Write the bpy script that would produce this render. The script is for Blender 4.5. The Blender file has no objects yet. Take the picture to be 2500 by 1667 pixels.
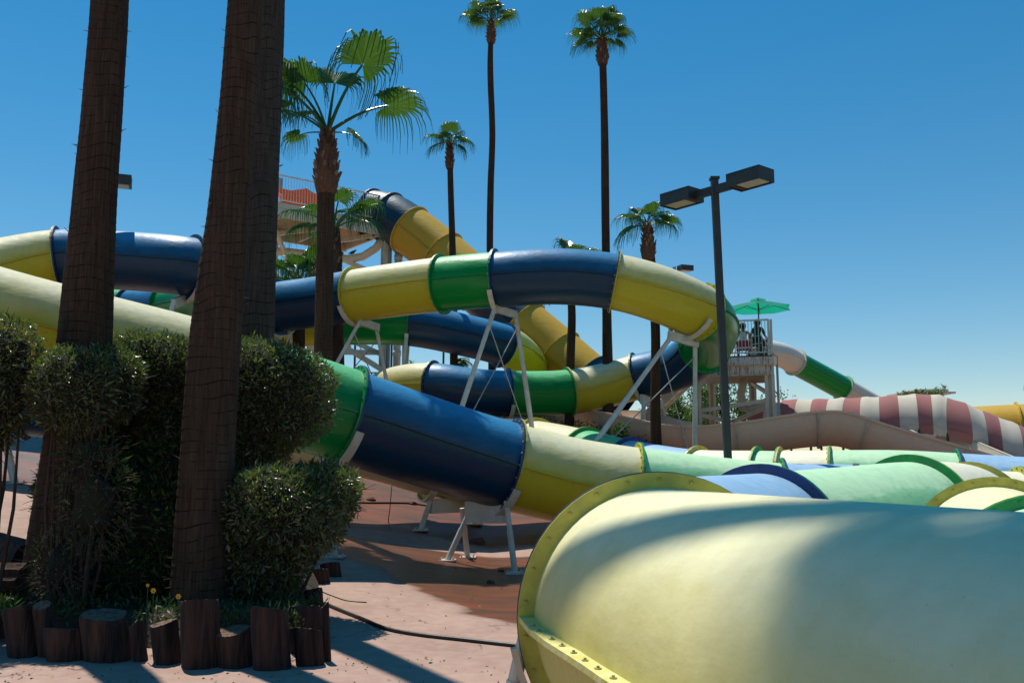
import bpy, math, random
import numpy as np
from mathutils import Vector, Matrix

random.seed(7); RNG = np.random.default_rng(7)
sc = bpy.context.scene
COL = sc.collection
R_ = math.radians

# ------------------------------------------------------------------ camera
EYE = Vector((0.0, 0.0, 1.65)); FPX = 2200.0; HOR = 1130.0
PITCH = math.atan((HOR - 833.5) / FPX)
cd = bpy.data.cameras.new('camera'); cam = bpy.data.objects.new('camera', cd); COL.objects.link(cam)
cd.sensor_width = 36; cd.lens = 36 * FPX / 2500; cd.clip_end = 3000; cd.clip_start = 0.05
cam.location = EYE; cam.rotation_euler = (math.pi / 2 + PITCH, 0, 0); sc.camera = cam

# ------------------------------------------------------------------ light
SUN_EL, SUN_DIR = R_(66), Vector((-0.56, 0.83, 0)).normalized()
w = bpy.data.worlds.new('World'); sc.world = w; w.use_nodes = True
nt = w.node_tree; nt.nodes.clear()
sky = nt.nodes.new('ShaderNodeTexSky'); sky.sky_type = 'NISHITA'; sky.sun_disc = False
sky.sun_elevation = SUN_EL; sky.sun_rotation = math.atan2(SUN_DIR.x, SUN_DIR.y)
sky.air_density = 1.0; sky.dust_density = 0.0; sky.ozone_density = 1.6; sky.altitude = 300
bg = nt.nodes.new('ShaderNodeBackground'); bg.inputs[1].default_value = 0.150
hs = nt.nodes.new('ShaderNodeHueSaturation'); hs.inputs['Saturation'].default_value = 1.64; hs.inputs['Hue'].default_value = 0.492
wo = nt.nodes.new('ShaderNodeOutputWorld')
gm = nt.nodes.new('ShaderNodeGamma'); gm.inputs[1].default_value = 0.77; nt.links.new(sky.outputs[0], gm.inputs[0]); nt.links.new(gm.outputs[0], hs.inputs['Color']); nt.links.new(hs.outputs[0], bg.inputs[0]); nt.links.new(bg.outputs[0], wo.inputs[0])
sl = bpy.data.lights.new('sun', 'SUN'); sl.energy = 4.7; sl.angle = R_(0.53); sl.color = (1, 0.94, 0.84)
so = bpy.data.objects.new('sun', sl); COL.objects.link(so)
sdir = Vector((SUN_DIR.x * math.cos(SUN_EL), SUN_DIR.y * math.cos(SUN_EL), math.sin(SUN_EL)))
so.rotation_euler = sdir.to_track_quat('Z', 'Y').to_euler(); so.location = (-20, 30, 40)
sc.view_settings.view_transform = 'Standard'; sc.view_settings.look = 'None'
sc.view_settings.exposure = 0.12; sc.view_settings.gamma = 1; sc.view_settings.use_curve_mapping = False
sc.cycles.max_bounces = 6; sc.cycles.diffuse_bounces = 2; sc.cycles.transparent_max_bounces = 4

# ------------------------------------------------------------------ measuring helpers
cp, sp_ = math.cos(PITCH), math.sin(PITCH)
def ray(px, py):
    a, b = (px - 1250) / FPX, (833.5 - py) / FPX
    return Vector((a, cp - b * sp_, sp_ + b * cp))
def P(px, py, Y):
    """point seen in direction (px, py) standing Y metres in front of the lens"""
    d = ray(px, py); return EYE + d * (Y / d.y)
def sm(v, a, b):
    t = np.clip((v - a) / (b - a), 0, 1); return t * t * (3 - 2 * t)
def gz(x, y):
    """height of the ground"""
    L = np.clip(-x - 0.3, 0, 14) * 0.16 * sm(y, 8.7, 14.5)
    B = np.clip(y - 16.5, 0, 17) * 0.2 * (1 - sm(x, 3, 9) * 0.75)
    z = L + B + 0.03 * np.sin(x * 0.9 + y * 0.4) * sm(y, 6, 12)
    return np.minimum(z, 5.0) * (1 - 0.999 * sm(y, 45, 120))
def G(px, py, up=0.0):
    d = ray(px, py)
    t = 2.0
    while t < 120:
        q = EYE + d * t
        if q.z <= float(gz(q.x, q.y)) + up: break
        t += 0.02
    return Vector((q.x, q.y, float(gz(q.x, q.y)) + up))

# ------------------------------------------------------------------ materials
def nodes(name):
    m = bpy.data.materials.new(name); m.use_nodes = True
    t = m.node_tree; return m, t, t.nodes['Principled BSDF'], t.nodes['Material Output']
def N(t, kind, **kw):
    n = t.nodes.new(kind)
    for k, v in kw.items():
        if k in n.inputs: n.inputs[k].default_value = v
        else: setattr(n, k, v)
    return n
def ramp(t, src, stops):
    r = t.nodes.new('ShaderNodeValToRGB'); e = r.color_ramp.elements
    while len(e) < len(stops): e.new(0.5)
    for i, (p, c) in enumerate(stops):
        e[i].position = p; e[i].color = (c, c, c, 1) if isinstance(c, (int, float)) else (*c, 1)
    t.links.new(src, r.inputs[0]); return r
def mixc(t, fac, a, b, mode='MIX'):
    n = t.nodes.new('ShaderNodeMix'); n.data_type = 'RGBA'; n.blend_type = mode
    for sock, v in ((n.inputs[0], fac), (n.inputs[6], a), (n.inputs[7], b)):
        if hasattr(v, 'is_linked'): t.links.new(v, sock)
        elif isinstance(v, (int, float)): sock.default_value = v
        else: sock.default_value = (*v, 1)
    return n.outputs[2]
def noise(t, scale, stretch=(1, 1, 1), detail=4, coord='Object', rough=0.55):
    tc = t.nodes.new('ShaderNodeTexCoord'); mp = t.nodes.new('ShaderNodeMapping'); mp.inputs['Scale'].default_value = stretch
    t.links.new(tc.outputs[coord], mp.inputs[0]); n = N(t, 'ShaderNodeTexNoise', Scale=scale, Detail=detail, Roughness=rough)
    t.links.new(mp.outputs[0], n.inputs['Vector']); return n.outputs['Fac']
def bump(t, b, h, strength, dist=0.02):
    n = t.nodes.new('ShaderNodeBump'); n.inputs['Strength'].default_value = strength; n.inputs['Distance'].default_value = dist
    t.links.new(h, n.inputs['Height']); t.links.new(n.outputs[0], b.inputs['Normal'])
def plain(name, col, col2=None, rough=0.5, scale=6, stretch=(1, 1, 1), bmp=0.15, bscale=30, metal=0, lo=0.35, hi=0.7, dist=0.01):
    m, t, b, o = nodes(name)
    f = noise(t, scale, stretch)
    r = ramp(t, f, [(lo, 0.0), (hi, 1.0)])
    c = mixc(t, r.outputs[0], col, col2 or tuple(x * 0.75 for x in col))
    t.links.new(c, b.inputs['Base Color']); b.inputs['Roughness'].default_value = rough; b.inputs['Metallic'].default_value = metal
    if bmp: bump(t, b, noise(t, bscale, stretch), bmp, dist)
    return m

def slide_mat(name, low, up, rough=0.28, upr=0.45, fade_and_sheen=1.0, trans=0.0, edge=0.62, bmp=0.20, grime=(0.06, 0.06, 0.03)):
    """gelcoat: saturated underneath, upper half-shell paled by sun bleaching plus painted sky and sun sheen, with mildew under the seam"""
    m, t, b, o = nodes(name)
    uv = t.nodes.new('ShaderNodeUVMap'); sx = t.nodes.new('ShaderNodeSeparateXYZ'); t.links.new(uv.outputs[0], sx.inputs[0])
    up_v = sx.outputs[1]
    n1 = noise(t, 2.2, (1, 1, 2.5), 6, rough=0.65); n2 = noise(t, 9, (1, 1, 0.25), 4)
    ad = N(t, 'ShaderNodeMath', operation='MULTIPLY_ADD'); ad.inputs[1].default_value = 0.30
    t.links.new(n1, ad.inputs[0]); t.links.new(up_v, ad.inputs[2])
    fr = ramp(t, ad.outputs[0], [(edge, 0.0), (min(edge + 0.30, 1), fade_and_sheen * 0.6), (1.0, fade_and_sheen)])
    c = mixc(t, fr.outputs[0], low, up)  # upper colour holds bleaching and a painted sheen of sky and grazing sun
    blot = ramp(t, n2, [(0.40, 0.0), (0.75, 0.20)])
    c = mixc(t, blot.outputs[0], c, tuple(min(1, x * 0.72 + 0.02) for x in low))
    # mildew just under the side seam
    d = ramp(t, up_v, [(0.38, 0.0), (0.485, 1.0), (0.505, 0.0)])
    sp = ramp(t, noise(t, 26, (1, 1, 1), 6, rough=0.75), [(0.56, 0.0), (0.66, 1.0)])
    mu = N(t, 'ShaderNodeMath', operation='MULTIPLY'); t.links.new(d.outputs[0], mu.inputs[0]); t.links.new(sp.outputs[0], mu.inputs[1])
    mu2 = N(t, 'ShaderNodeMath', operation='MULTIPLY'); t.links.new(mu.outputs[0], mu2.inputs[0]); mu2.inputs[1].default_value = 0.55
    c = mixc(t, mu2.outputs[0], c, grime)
    # scattered scuffs and specks over the paler top
    sk = ramp(t, noise(t, 60, (1, 1, 1), 3, rough=0.7), [(0.66, 0.0), (0.74, 0.35)])
    c = mixc(t, sk.outputs[0], c, tuple(x * 0.5 for x in low))
    t.links.new(c, b.inputs['Base Color'])
    rr = N(t, 'ShaderNodeMapRange'); rr.inputs['To Min'].default_value = rough; rr.inputs['To Max'].default_value = upr
    t.links.new(fr.outputs[0], rr.inputs['Value']); t.links.new(rr.outputs[0], b.inputs['Roughness'])
    b.inputs['Specular IOR Level'].default_value = 0.32
    # hand-laid fibreglass ripple
    h1 = noise(t, 5, (1, 1, 2.2), 3); h2 = noise(t, 30, (1, 1, 1), 2)
    hm = N(t, 'ShaderNodeMath', operation='MULTIPLY_ADD'); t.links.new(h2, hm.inputs[0]); hm.inputs[1].default_value = 0.12; t.links.new(h1, hm.inputs[2])
    bump(t, b, hm.outputs[0], bmp, 0.035)
    if trans:
        tr = t.nodes.new('ShaderNodeBsdfTranslucent'); t.links.new(c, tr.inputs[0])
        mx = t.nodes.new('ShaderNodeMixShader'); mx.inputs[0].default_value = trans
        t.links.new(b.outputs[0], mx.inputs[1]); t.links.new(tr.outputs[0], mx.inputs[2]); t.links.new(mx.outputs[0], o.inputs[0])
    return m
M = {}
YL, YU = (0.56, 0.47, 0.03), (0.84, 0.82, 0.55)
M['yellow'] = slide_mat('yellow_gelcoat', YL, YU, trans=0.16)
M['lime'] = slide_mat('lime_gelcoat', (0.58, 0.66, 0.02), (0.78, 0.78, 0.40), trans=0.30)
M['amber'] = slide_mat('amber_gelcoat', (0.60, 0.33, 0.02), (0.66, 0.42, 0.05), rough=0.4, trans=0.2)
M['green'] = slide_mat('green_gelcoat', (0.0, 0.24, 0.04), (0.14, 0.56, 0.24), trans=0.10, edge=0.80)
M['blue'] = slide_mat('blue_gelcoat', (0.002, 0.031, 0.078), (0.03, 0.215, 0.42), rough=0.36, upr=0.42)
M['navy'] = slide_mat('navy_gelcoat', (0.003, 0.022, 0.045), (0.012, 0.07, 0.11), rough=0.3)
M['pale_yellow'] = slide_mat('bleach_and_sheen_yellow_gelcoat', (0.60, 0.52, 0.15), (0.74, 0.71, 0.43), rough=0.55, upr=0.62, edge=0.60, bmp=0.14)
M['cream'] = slide_mat('bleach_and_sheen_cream_gelcoat', (0.62, 0.56, 0.34), (0.80, 0.78, 0.58), rough=0.5, upr=0.55, edge=0.5)
M['pale_green'] = slide_mat('bleach_and_sheen_green_gelcoat', (0.03, 0.42, 0.17), (0.50, 0.76, 0.47), rough=0.5, upr=0.55, edge=0.66)
M['pale_blue'] = slide_mat('bleach_and_sheen_blue_gelcoat', (0.03, 0.19, 0.44), (0.30, 0.48, 0.67), rough=0.45, upr=0.5, edge=0.64)
M['tan'] = slide_mat('tan_gelcoat', (0.70, 0.50, 0.37), (0.74, 0.63, 0.50), rough=0.5, fade_and_sheen=0.6)
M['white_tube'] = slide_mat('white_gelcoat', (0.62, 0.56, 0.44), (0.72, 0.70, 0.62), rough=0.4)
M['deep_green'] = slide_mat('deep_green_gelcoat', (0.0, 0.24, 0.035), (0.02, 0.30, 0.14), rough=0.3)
FL = {}
for k, c in dict(yellow=(0.50, 0.44, 0.03), lime=(0.6, 0.6, 0.05), amber=(0.62, 0.42, 0.05), green=(0.0, 0.27, 0.06), blue=(0.004, 0.035, 0.14),
                 navy=(0.01, 0.06, 0.11), pale_yellow=(0.55, 0.50, 0.07), cream=(0.52, 0.47, 0.06), pale_green=(0.0, 0.27, 0.06),
                 pale_blue=(0.004, 0.035, 0.16), tan=(0.6, 0.5, 0.38), white_tube=(0.66, 0.63, 0.53), deep_green=(0.25, 0.5, 0.25)).items():
    FL[k] = plain(k + '_flange_paint', c, tuple(x * 0.7 + 0.01 for x in c), rough=0.45, scale=9, bmp=0.2)
M['white_steel'] = plain('white_painted_steel', (0.60, 0.59, 0.53), (0.46, 0.44, 0.36), rough=0.4, scale=4, bmp=0.08)
M['cream_steel'] = plain('cream_painted_steel', (0.66, 0.58, 0.46), (0.55, 0.46, 0.34), rough=0.45, scale=3, bmp=0.08)
M['rust_steel'] = plain('rust_streaked_steel', (0.64, 0.56, 0.44), (0.30, 0.09, 0.02), rough=0.6, scale=5, stretch=(6, 6, 0.6), lo=0.5, hi=0.66)
M['galv'] = plain('galvanised_steel', (0.30, 0.34, 0.36), rough=0.35, metal=0.5, scale=9)
M['cable'] = plain('steel_cable', (0.45, 0.45, 0.42), rough=0.4, metal=0.4)
M['black_steel'] = plain('black_powder_coat', (0.018, 0.022, 0.022), (0.03, 0.035, 0.033), rough=0.5, bmp=0.05)
M['lens'] = plain('lamp_lens', (0.46, 0.45, 0.33), (0.36, 0.35, 0.26), rough=0.25, scale=2)
M['bolt'] = plain('bolt_yellow', (0.55, 0.50, 0.06), (0.30, 0.17, 0.04), rough=0.4, scale=30, bmp=0.3)
M['bolt_pale'] = plain('pale_rusty_bolt', (0.55, 0.50, 0.20), (0.16, 0.10, 0.04), rough=0.6, scale=50, bmp=0.3)
M['bolt_dark'] = plain('bolt_dark', (0.05, 0.05, 0.04), rough=0.5)
M['hose'] = plain('black_rubber', (0.012, 0.012, 0.012), rough=0.45)
M['twig'] = plain('twig_bark', (0.07, 0.04, 0.025), (0.03, 0.02, 0.012), rough=0.9, scale=20)
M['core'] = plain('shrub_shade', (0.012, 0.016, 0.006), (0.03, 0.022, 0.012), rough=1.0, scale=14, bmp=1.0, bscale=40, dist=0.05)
M['rock'] = plain('rock', (0.10, 0.055, 0.04), rough=0.9, scale=9, bmp=0.7)
M['orange'] = plain('orange_plastic', (0.95, 0.13, 0.005), (0.85, 0.11, 0.005), rough=0.4)
M['skin'] = plain('skin', (0.34, 0.16, 0.10), rough=0.5); M['white_cloth'] = plain('white_cloth', (0.6, 0.58, 0.56), rough=0.8)
M['dark_cloth'] = plain('dark_green_cloth', (0.01, 0.05, 0.045), rough=0.8); M['red_cloth'] = plain('red_cloth', (0.42, 0.02, 0.02), rough=0.7)
M['hair'] = plain('dark_hair', (0.015, 0.01, 0.008), rough=0.6); M['pink'] = plain('pink_cloth', (0.6, 0.22, 0.32), rough=0.8)
M['white_paint'] = plain('white_paint', (0.72, 0.72, 0.68), rough=0.45)
M['canvas_green'] = None

def leaf_mat(name, c1, c2, trans=0.35, rough=0.35, spec=0.5):
    m, t, b, o = nodes(name)
    gi = t.nodes.new('ShaderNodeNewGeometry')
    r = ramp(t, gi.outputs['Random Per Island'], [(0.0, c1), (0.55, c2), (1.0, tuple(min(1, x * 1.5 + 0.01) for x in c2))])
    c = r.outputs[0]
    t.links.new(c, b.inputs['Base Color']); b.inputs['Roughness'].default_value = rough; b.inputs['Specular IOR Level'].default_value = spec
    tr = t.nodes.new('ShaderNodeBsdfTranslucent'); tc = mixc(t, 0.35, c, (0.22, 0.42, 0.01), 'MIX'); t.links.new(tc, tr.inputs[0])
    mx = t.nodes.new('ShaderNodeMixShader'); mx.inputs[0].default_value = trans
    t.links.new(b.outputs[0], mx.inputs[1]); t.links.new(tr.outputs[0], mx.inputs[2]); t.links.new(mx.outputs[0], o.inputs[0])
    return m
M['palm_leaf'] = leaf_mat('palm_leaf', (0.018, 0.07, 0.016), (0.03, 0.105, 0.018), 0.26, 0.30)
M['shrub_leaf'] = leaf_mat('shrub_leaf', (0.035, 0.046, 0.012), (0.12, 0.125, 0.045), 0.3, 0.28, 0.7)
M['dry_leaf'] = leaf_mat('dry_shrub_leaf', (0.07, 0.055, 0.03), (0.10, 0.08, 0.035), 0.2, 0.5)
M['tree_leaf'] = leaf_mat('tree_leaf', (0.03, 0.075, 0.02), (0.06, 0.12, 0.03), 0.3, 0.5)
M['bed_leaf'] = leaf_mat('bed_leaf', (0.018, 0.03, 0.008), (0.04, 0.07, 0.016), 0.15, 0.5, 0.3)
M['grass'] = leaf_mat('grass_blade', (0.05, 0.12, 0.02), (0.09, 0.2, 0.03), 0.35, 0.45)
M['flower'] = plain('orange_petal', (0.85, 0.42, 0.02), rough=0.6)

def bark_mat(name, c1, c2, groove):
    m, t, b, o = nodes(name)
    uv = t.nodes.new('ShaderNodeUVMap'); sx = t.nodes.new('ShaderNodeSeparateXYZ'); t.links.new(uv.outputs[0], sx.inputs[0])
    f1 = noise(t, 38, (1, 1, 0.05), 5, rough=0.65); f2 = noise(t, 2.5, (1, 1, 1), 4); f3 = noise(t, 55, (1, 1, 0.04), 3)
    c = mixc(t, ramp(t, f1, [(0.35, 0.0), (0.65, 1.0)]).outputs[0], c1, c2)
    c = mixc(t, ramp(t, f2, [(0.35, 0.0), (0.7, 0.55)]).outputs[0], c, tuple(x * 0.45 for x in c1))
    c = mixc(t, ramp(t, f3, [(0.58, 0.0), (0.75, 0.35)]).outputs[0], c, groove)
    g = ramp(t, sx.outputs[1], [(0.0, 0.5), (0.03, 1.0), (0.09, 0.9), (0.14, 0.0), (1.0, 0.0)])
    c = mixc(t, g.outputs[0], c, groove)
    t.links.new(c, b.inputs['Base Color']); b.inputs['Roughness'].default_value = 0.9; b.inputs['Specular IOR Level'].default_value = 0.15
    bump(t, b, f1, 0.9, 0.02); return m
M['bark'] = bark_mat('palm_bark', (0.088, 0.053, 0.032), (0.036, 0.021, 0.014), (0.012, 0.008, 0.006))
M['bark_grey'] = bark_mat('grey_palm_bark', (0.085, 0.070, 0.056), (0.040, 0.032, 0.025), (0.012, 0.01, 0.008))
M['boot'] = plain('palm_boot', (0.13, 0.055, 0.028), (0.05, 0.02, 0.012), rough=0.8, scale=14, stretch=(1, 1, 0.3), bmp=0.6)
M['boot_pale'] = plain('palm_boot_pale', (0.26, 0.17, 0.095), (0.11, 0.055, 0.03), rough=0.8, scale=14, bmp=0.4)
M['log'] = plain('weathered_log', (0.072, 0.031, 0.019), (0.016, 0.008, 0.006), rough=0.95, scale=16, stretch=(1, 1, 0.08), bmp=1.0, bscale=34, dist=0.04, lo=0.38, hi=0.62)
M['log_end'] = plain('log_end_grain', (0.20, 0.125, 0.08), (0.08, 0.045, 0.028), rough=0.95, scale=22, bmp=0.8, dist=0.03)
M['soil'] = plain('planter_soil', (0.035, 0.022, 0.015), (0.06, 0.04, 0.025), rough=1, scale=10, bmp=1, dist=0.04)
M['plank'] = plain('deck_plank', (0.52, 0.36, 0.24), (0.42, 0.27, 0.17), rough=0.7, scale=4, stretch=(1, 6, 1))

# canvas of the parasol, lit through by the sun
m, t, b, o = nodes('green_canvas'); b.inputs['Base Color'].default_value = (0.01, 0.36, 0.24, 1); b.inputs['Roughness'].default_value = 0.8
tr = N(t, 'ShaderNodeBsdfTranslucent'); tr.inputs[0].default_value = (0.01, 0.42, 0.25, 1); mx = N(t, 'ShaderNodeMixShader'); mx.inputs[0].default_value = 0.5
t.links.new(b.outputs[0], mx.inputs[1]); t.links.new(tr.outputs[0], mx.inputs[2]); t.links.new(mx.outputs[0], o.inputs[0]); M['canvas_green'] = m
for k, c in (('canvas_rose', (0.40, 0.165, 0.155)), ('canvas_cream', (0.66, 0.61, 0.50))):
    m, t, b, o = nodes(k); c2 = mixc(t, ramp(t, noise(t, 3, (1, 1, 1)), [(0.3, 0.0), (0.8, 0.5)]).outputs[0], c, tuple(x * 0.8 for x in c))
    t.links.new(c2, b.inputs['Base Color']); b.inputs['Roughness'].default_value = 0.85
    tr = N(t, 'ShaderNodeBsdfTranslucent'); t.links.new(c2, tr.inputs[0]); mx = N(t, 'ShaderNodeMixShader'); mx.inputs[0].default_value = 0.2
    t.links.new(b.outputs[0], mx.inputs[1]); t.links.new(tr.outputs[0], mx.inputs[2]); t.links.new(mx.outputs[0], o.inputs[0]); M[k] = m

def ground_mat():
    m, t, b, o = nodes('pink_concrete')
    tc = t.nodes.new('ShaderNodeTexCoord'); sx = t.nodes.new('ShaderNodeSeparateXYZ'); t.links.new(tc.outputs['Object'], sx.inputs[0])
    f = noise(t, 0.8, (1, 1, 1), 6); f2 = noise(t, 7, (1, 1, 1), 5); f3 = noise(t, 160, (1, 1, 1), 2)
    c = mixc(t, ramp(t, f, [(0.3, 0.0), (0.7, 1.0)]).outputs[0], (0.41, 0.27, 0.21), (0.31, 0.19, 0.145))
    c = mixc(t, ramp(t, f2, [(0.45, 0.0), (0.75, 0.35)]).outputs[0], c, (0.52, 0.40, 0.32))
    c = mixc(t, ramp(t, f3, [(0.58, 0.0), (0.70, 0.35)]).outputs[0], c, (0.18, 0.11, 0.09))
    # pale worn patch
    # wet, rust-stained run-off: two tongues slanting across the slab
    def lin(a, bb, cc):
        s = N(t, 'ShaderNodeMath', operation='MULTIPLY_ADD'); s.inputs[1].default_value = a; t.links.new(sx.outputs[0], s.inputs[0]); s.inputs[2].default_value = cc
        s2 = N(t, 'ShaderNodeMath', operation='MULTIPLY_ADD'); s2.inputs[1].default_value = bb; t.links.new(sx.outputs[1], s2.inputs[0]); t.links.new(s.outputs[0], s2.inputs[2]); return s2.outputs[0]
    wn = noise(t, 0.7, (0.7, 1.3, 1), 5)
    def band(src, amp, div, stops):
        wa = N(t, 'ShaderNodeMath', operation='MULTIPLY_ADD'); wa.inputs[1].default_value = amp; t.links.new(wn, wa.inputs[0]); t.links.new(src, wa.inputs[2])
        dv = N(t, 'ShaderNodeMath', operation='DIVIDE'); t.links.new(wa.outputs[0], dv.inputs[0]); dv.inputs[1].default_value = div; return ramp(t, dv.outputs[0], stops)
    b1 = band(lin(1.6, 1.0, 20.0), 2.2, 80.0, [(0.382, 0.0), (0.386, 1.0)]); b2 = band(lin(-0.12, 1.0, 0.0), 1.8, 40.0, [(0.424, 1.0), (0.430, 0.0), (0.450, 0.0), (0.456, 1.0), (0.70, 0.9), (0.74, 0.1)])
    b3 = band(lin(-0.12, 1.0, 0.0), 1.8, 40.0, [(0.42, 0.0), (0.43, 1.0)])
    mxx = N(t, 'ShaderNodeMath', operation='MAXIMUM'); t.links.new(b1.outputs[0], mxx.inputs[0]); t.links.new(b3.outputs[0], mxx.inputs[1])
    pr = N(t, 'ShaderNodeMath', operation='MULTIPLY'); t.links.new(mxx.outputs[0], pr.inputs[0]); t.links.new(b2.outputs[0], pr.inputs[1])
    # red puddle stain beside the leg of the closest slide
    b4 = band(lin(-1.2, 1.0, 20.0), 1.2, 80.0, [(0.3235, 1.0), (0.3275, 0.0)])
    s4 = N(t, 'ShaderNodeMath', operation='MULTIPLY'); t.links.new(b4.outputs[0], s4.inputs[0]); s4.inputs[1].default_value = 0.0
    class W: outputs = pr.outputs
    wet = W
    c = mixc(t, wet.outputs[0], c, mixc(t, ramp(t, noise(t, 1.5, (0.6, 2.2, 1), 5), [(0.35, 0.0), (0.65, 1.0)]).outputs[0], (0.20, 0.055, 0.020), (0.075, 0.040, 0.022)))
    # hairline cracks
    vo = N(t, 'ShaderNodeTexVoronoi', feature='DISTANCE_TO_EDGE', Scale=0.30)
    nv = N(t, 'ShaderNodeTexNoise', Scale=1.7, Detail=5)
    ms = t.nodes.new('ShaderNodeVectorMath'); ms.operation = 'SCALE'; ms.inputs[3].default_value = 1.1; t.links.new(nv.outputs['Color'], ms.inputs[0]); t.links.new(tc.outputs['Object'], nv.inputs['Vector'])
    av = t.nodes.new('ShaderNodeVectorMath'); t.links.new(tc.outputs['Object'], av.inputs[0]); t.links.new(ms.outputs[0], av.inputs[1]); t.links.new(av.outputs[0], vo.inputs['Vector'])
    cr0 = ramp(t, vo.outputs['Distance'], [(0.0, 0.9), (0.0012, 0.5), (0.0026, 0.0)]); cr1 = ramp(t, noise(t, 1.1, (1, 1, 1), 3), [(0.44, 0.0), (0.58, 1.0)]); cr = N(t, 'ShaderNodeMath', operation='MULTIPLY'); t.links.new(cr0.outputs[0], cr.inputs[0]); t.links.new(cr1.outputs[0], cr.inputs[1])
    c = mixc(t, cr.outputs[0], c, (0.07, 0.04, 0.03))
    t.links.new(c, b.inputs['Base Color'])
    rg = N(t, 'ShaderNodeMapRange'); rg.inputs['To Min'].default_value = 0.85; rg.inputs['To Max'].default_value = 0.35; t.links.new(wet.outputs[0], rg.inputs['Value']); t.links.new(rg.outputs[0], b.inputs['Roughness'])
    bump(t, b, f3, 0.35, 0.01); return m
M['ground'] = ground_mat()

# ------------------------------------------------------------------ mesh helpers
def link(name, me, parent=None, mats=None, smooth=False):
    o = bpy.data.objects.new(name, me); COL.objects.link(o)
    if mats is not None and not me.materials:
        for m in (mats if isinstance(mats, (list, tuple)) else [mats]): me.materials.append(m)
    if smooth: me.polygons.foreach_set('use_smooth', [True] * len(me.polygons))
    if parent: o.parent = parent
    return o
def tag(o, label=None, cat=None, group=None, kind=None):
    if label: o['label'] = label
    if cat: o['category'] = cat
    if group: o['group'] = group
    if kind: o['kind'] = kind
    return o
def empty(name, loc, label, cat, group=None):
    o = bpy.data.objects.new(name, None); COL.objects.link(o); o.location = loc; o.empty_display_size = 0.3
    return tag(o, label, cat, group)
class MB:
    def __init__(s): s.v = []; s.f = []; s.uv = []; s.mi = []; s.m = 0
    def add(s, vs, fs, uvs=None):
        b = len(s.v); s.v += [tuple(v) for v in vs]
        for k, f in enumerate(fs):
            s.f.append(tuple(i + b for i in f)); s.mi.append(s.m)
            s.uv.append([uvs[i] for i in f] if uvs else [(0, 0)] * len(f))
        return s
    def box(s, c, d, rot=None):
        c = Vector(c); hx, hy, hz = d[0] / 2, d[1] / 2, d[2] / 2
        vs = [Vector((x, y, z)) for x in (-hx, hx) for y in (-hy, hy) for z in (-hz, hz)]
        if rot is not None: vs = [rot @ v for v in vs]
        return s.add([v + c for v in vs], [(0, 1, 3, 2), (4, 6, 7, 5), (0, 4, 5, 1), (2, 3, 7, 6), (0, 2, 6, 4), (1, 5, 7, 3)])
    def bar(s, a, b, wd, ht, up=(0, 0, 1)):
        a, b = Vector(a), Vector(b); t = (b - a).normalized(); u = Vector(up)
        if abs(t.dot(u)) > 0.98: u = Vector((0, 1, 0))
        sd = t.cross(u).normalized(); u = sd.cross(t)
        vs = [q + sd * i * wd / 2 + u * j * ht / 2 for q in (a, b) for i, j in ((-1, -1), (1, -1), (1, 1), (-1, 1))]
        return s.add(vs, [(0, 1, 2, 3), (7, 6, 5, 4), (0, 4, 5, 1), (1, 5, 6, 2), (2, 6, 7, 3), (3, 7, 4, 0)])
    def tube(s, pts, rad, n=12, cap=True):
        pts = [Vector(p) for p in pts]; k = len(pts); rad = rad if hasattr(rad, '__len__') else [rad] * k
        prev = None; vs = []
        for i, p in enumerate(pts):
            t = (pts[min(i + 1, k - 1)] - pts[max(i - 1, 0)]).normalized()
            if prev is None:
                u = Vector((0, 0, 1)) if abs(t.z) < 0.9 else Vector((1, 0, 0)); sd = t.cross(u).normalized()
            else: sd = (prev - t * prev.dot(t)).normalized()
            prev = sd; u = sd.cross(t)
            for j in range(n):
                a = 2 * math.pi * j / n; vs.append(p + (sd * math.cos(a) + u * math.sin(a)) * rad[i])
        fs = [(i * n + j, i * n + (j + 1) % n, (i + 1) * n + (j + 1) % n, (i + 1) * n + j) for i in range(k - 1) for j in range(n)]
        if cap: fs += [tuple(range(n))[::-1], tuple(range((k - 1) * n, k * n))]
        return s.add(vs, fs)
    def build(s, name, mats, parent=None, smooth=False, origin=None):
        me = bpy.data.meshes.new(name); o3 = Vector(origin) if origin is not None else (parent.location if parent and parent.parent is None else Vector((0, 0, 0)))
        if parent and parent.parent is not None: o3 = parent.parent.location if origin is None else Vector(origin)
        me.from_pydata([(v[0] - o3.x, v[1] - o3.y, v[2] - o3.z) for v in s.v], [], s.f)
        uvl = me.uv_layers.new(name='UVMap'); uvl.data.foreach_set('uv', [c for f in s.uv for q in f for c in q])
        me.polygons.foreach_set('material_index', s.mi)
        me.update()
        return link(name, me, parent, mats, smooth)
def np_mesh(name, V, F, mats, parent=None, smooth=False, origin=(0, 0, 0), mi=None):
    V = np.asarray(V, dtype=np.float64) - np.array(origin)
    me = bpy.data.meshes.new(name); nv, nf, k = len(V), len(F), F.shape[1]
    me.vertices.add(nv); me.vertices.foreach_set('co', V.ravel())
    me.loops.add(nf * k); me.loops.foreach_set('vertex_index', F.ravel().astype(np.int32))
    me.polygons.add(nf); me.polygons.foreach_set('loop_start', np.arange(0, nf * k, k, dtype=np.int32))
    if mi is not None: me.polygons.foreach_set('material_index', mi.astype(np.int32))
    me.update(calc_edges=True); return link(name, me, parent, mats, smooth)

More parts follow.
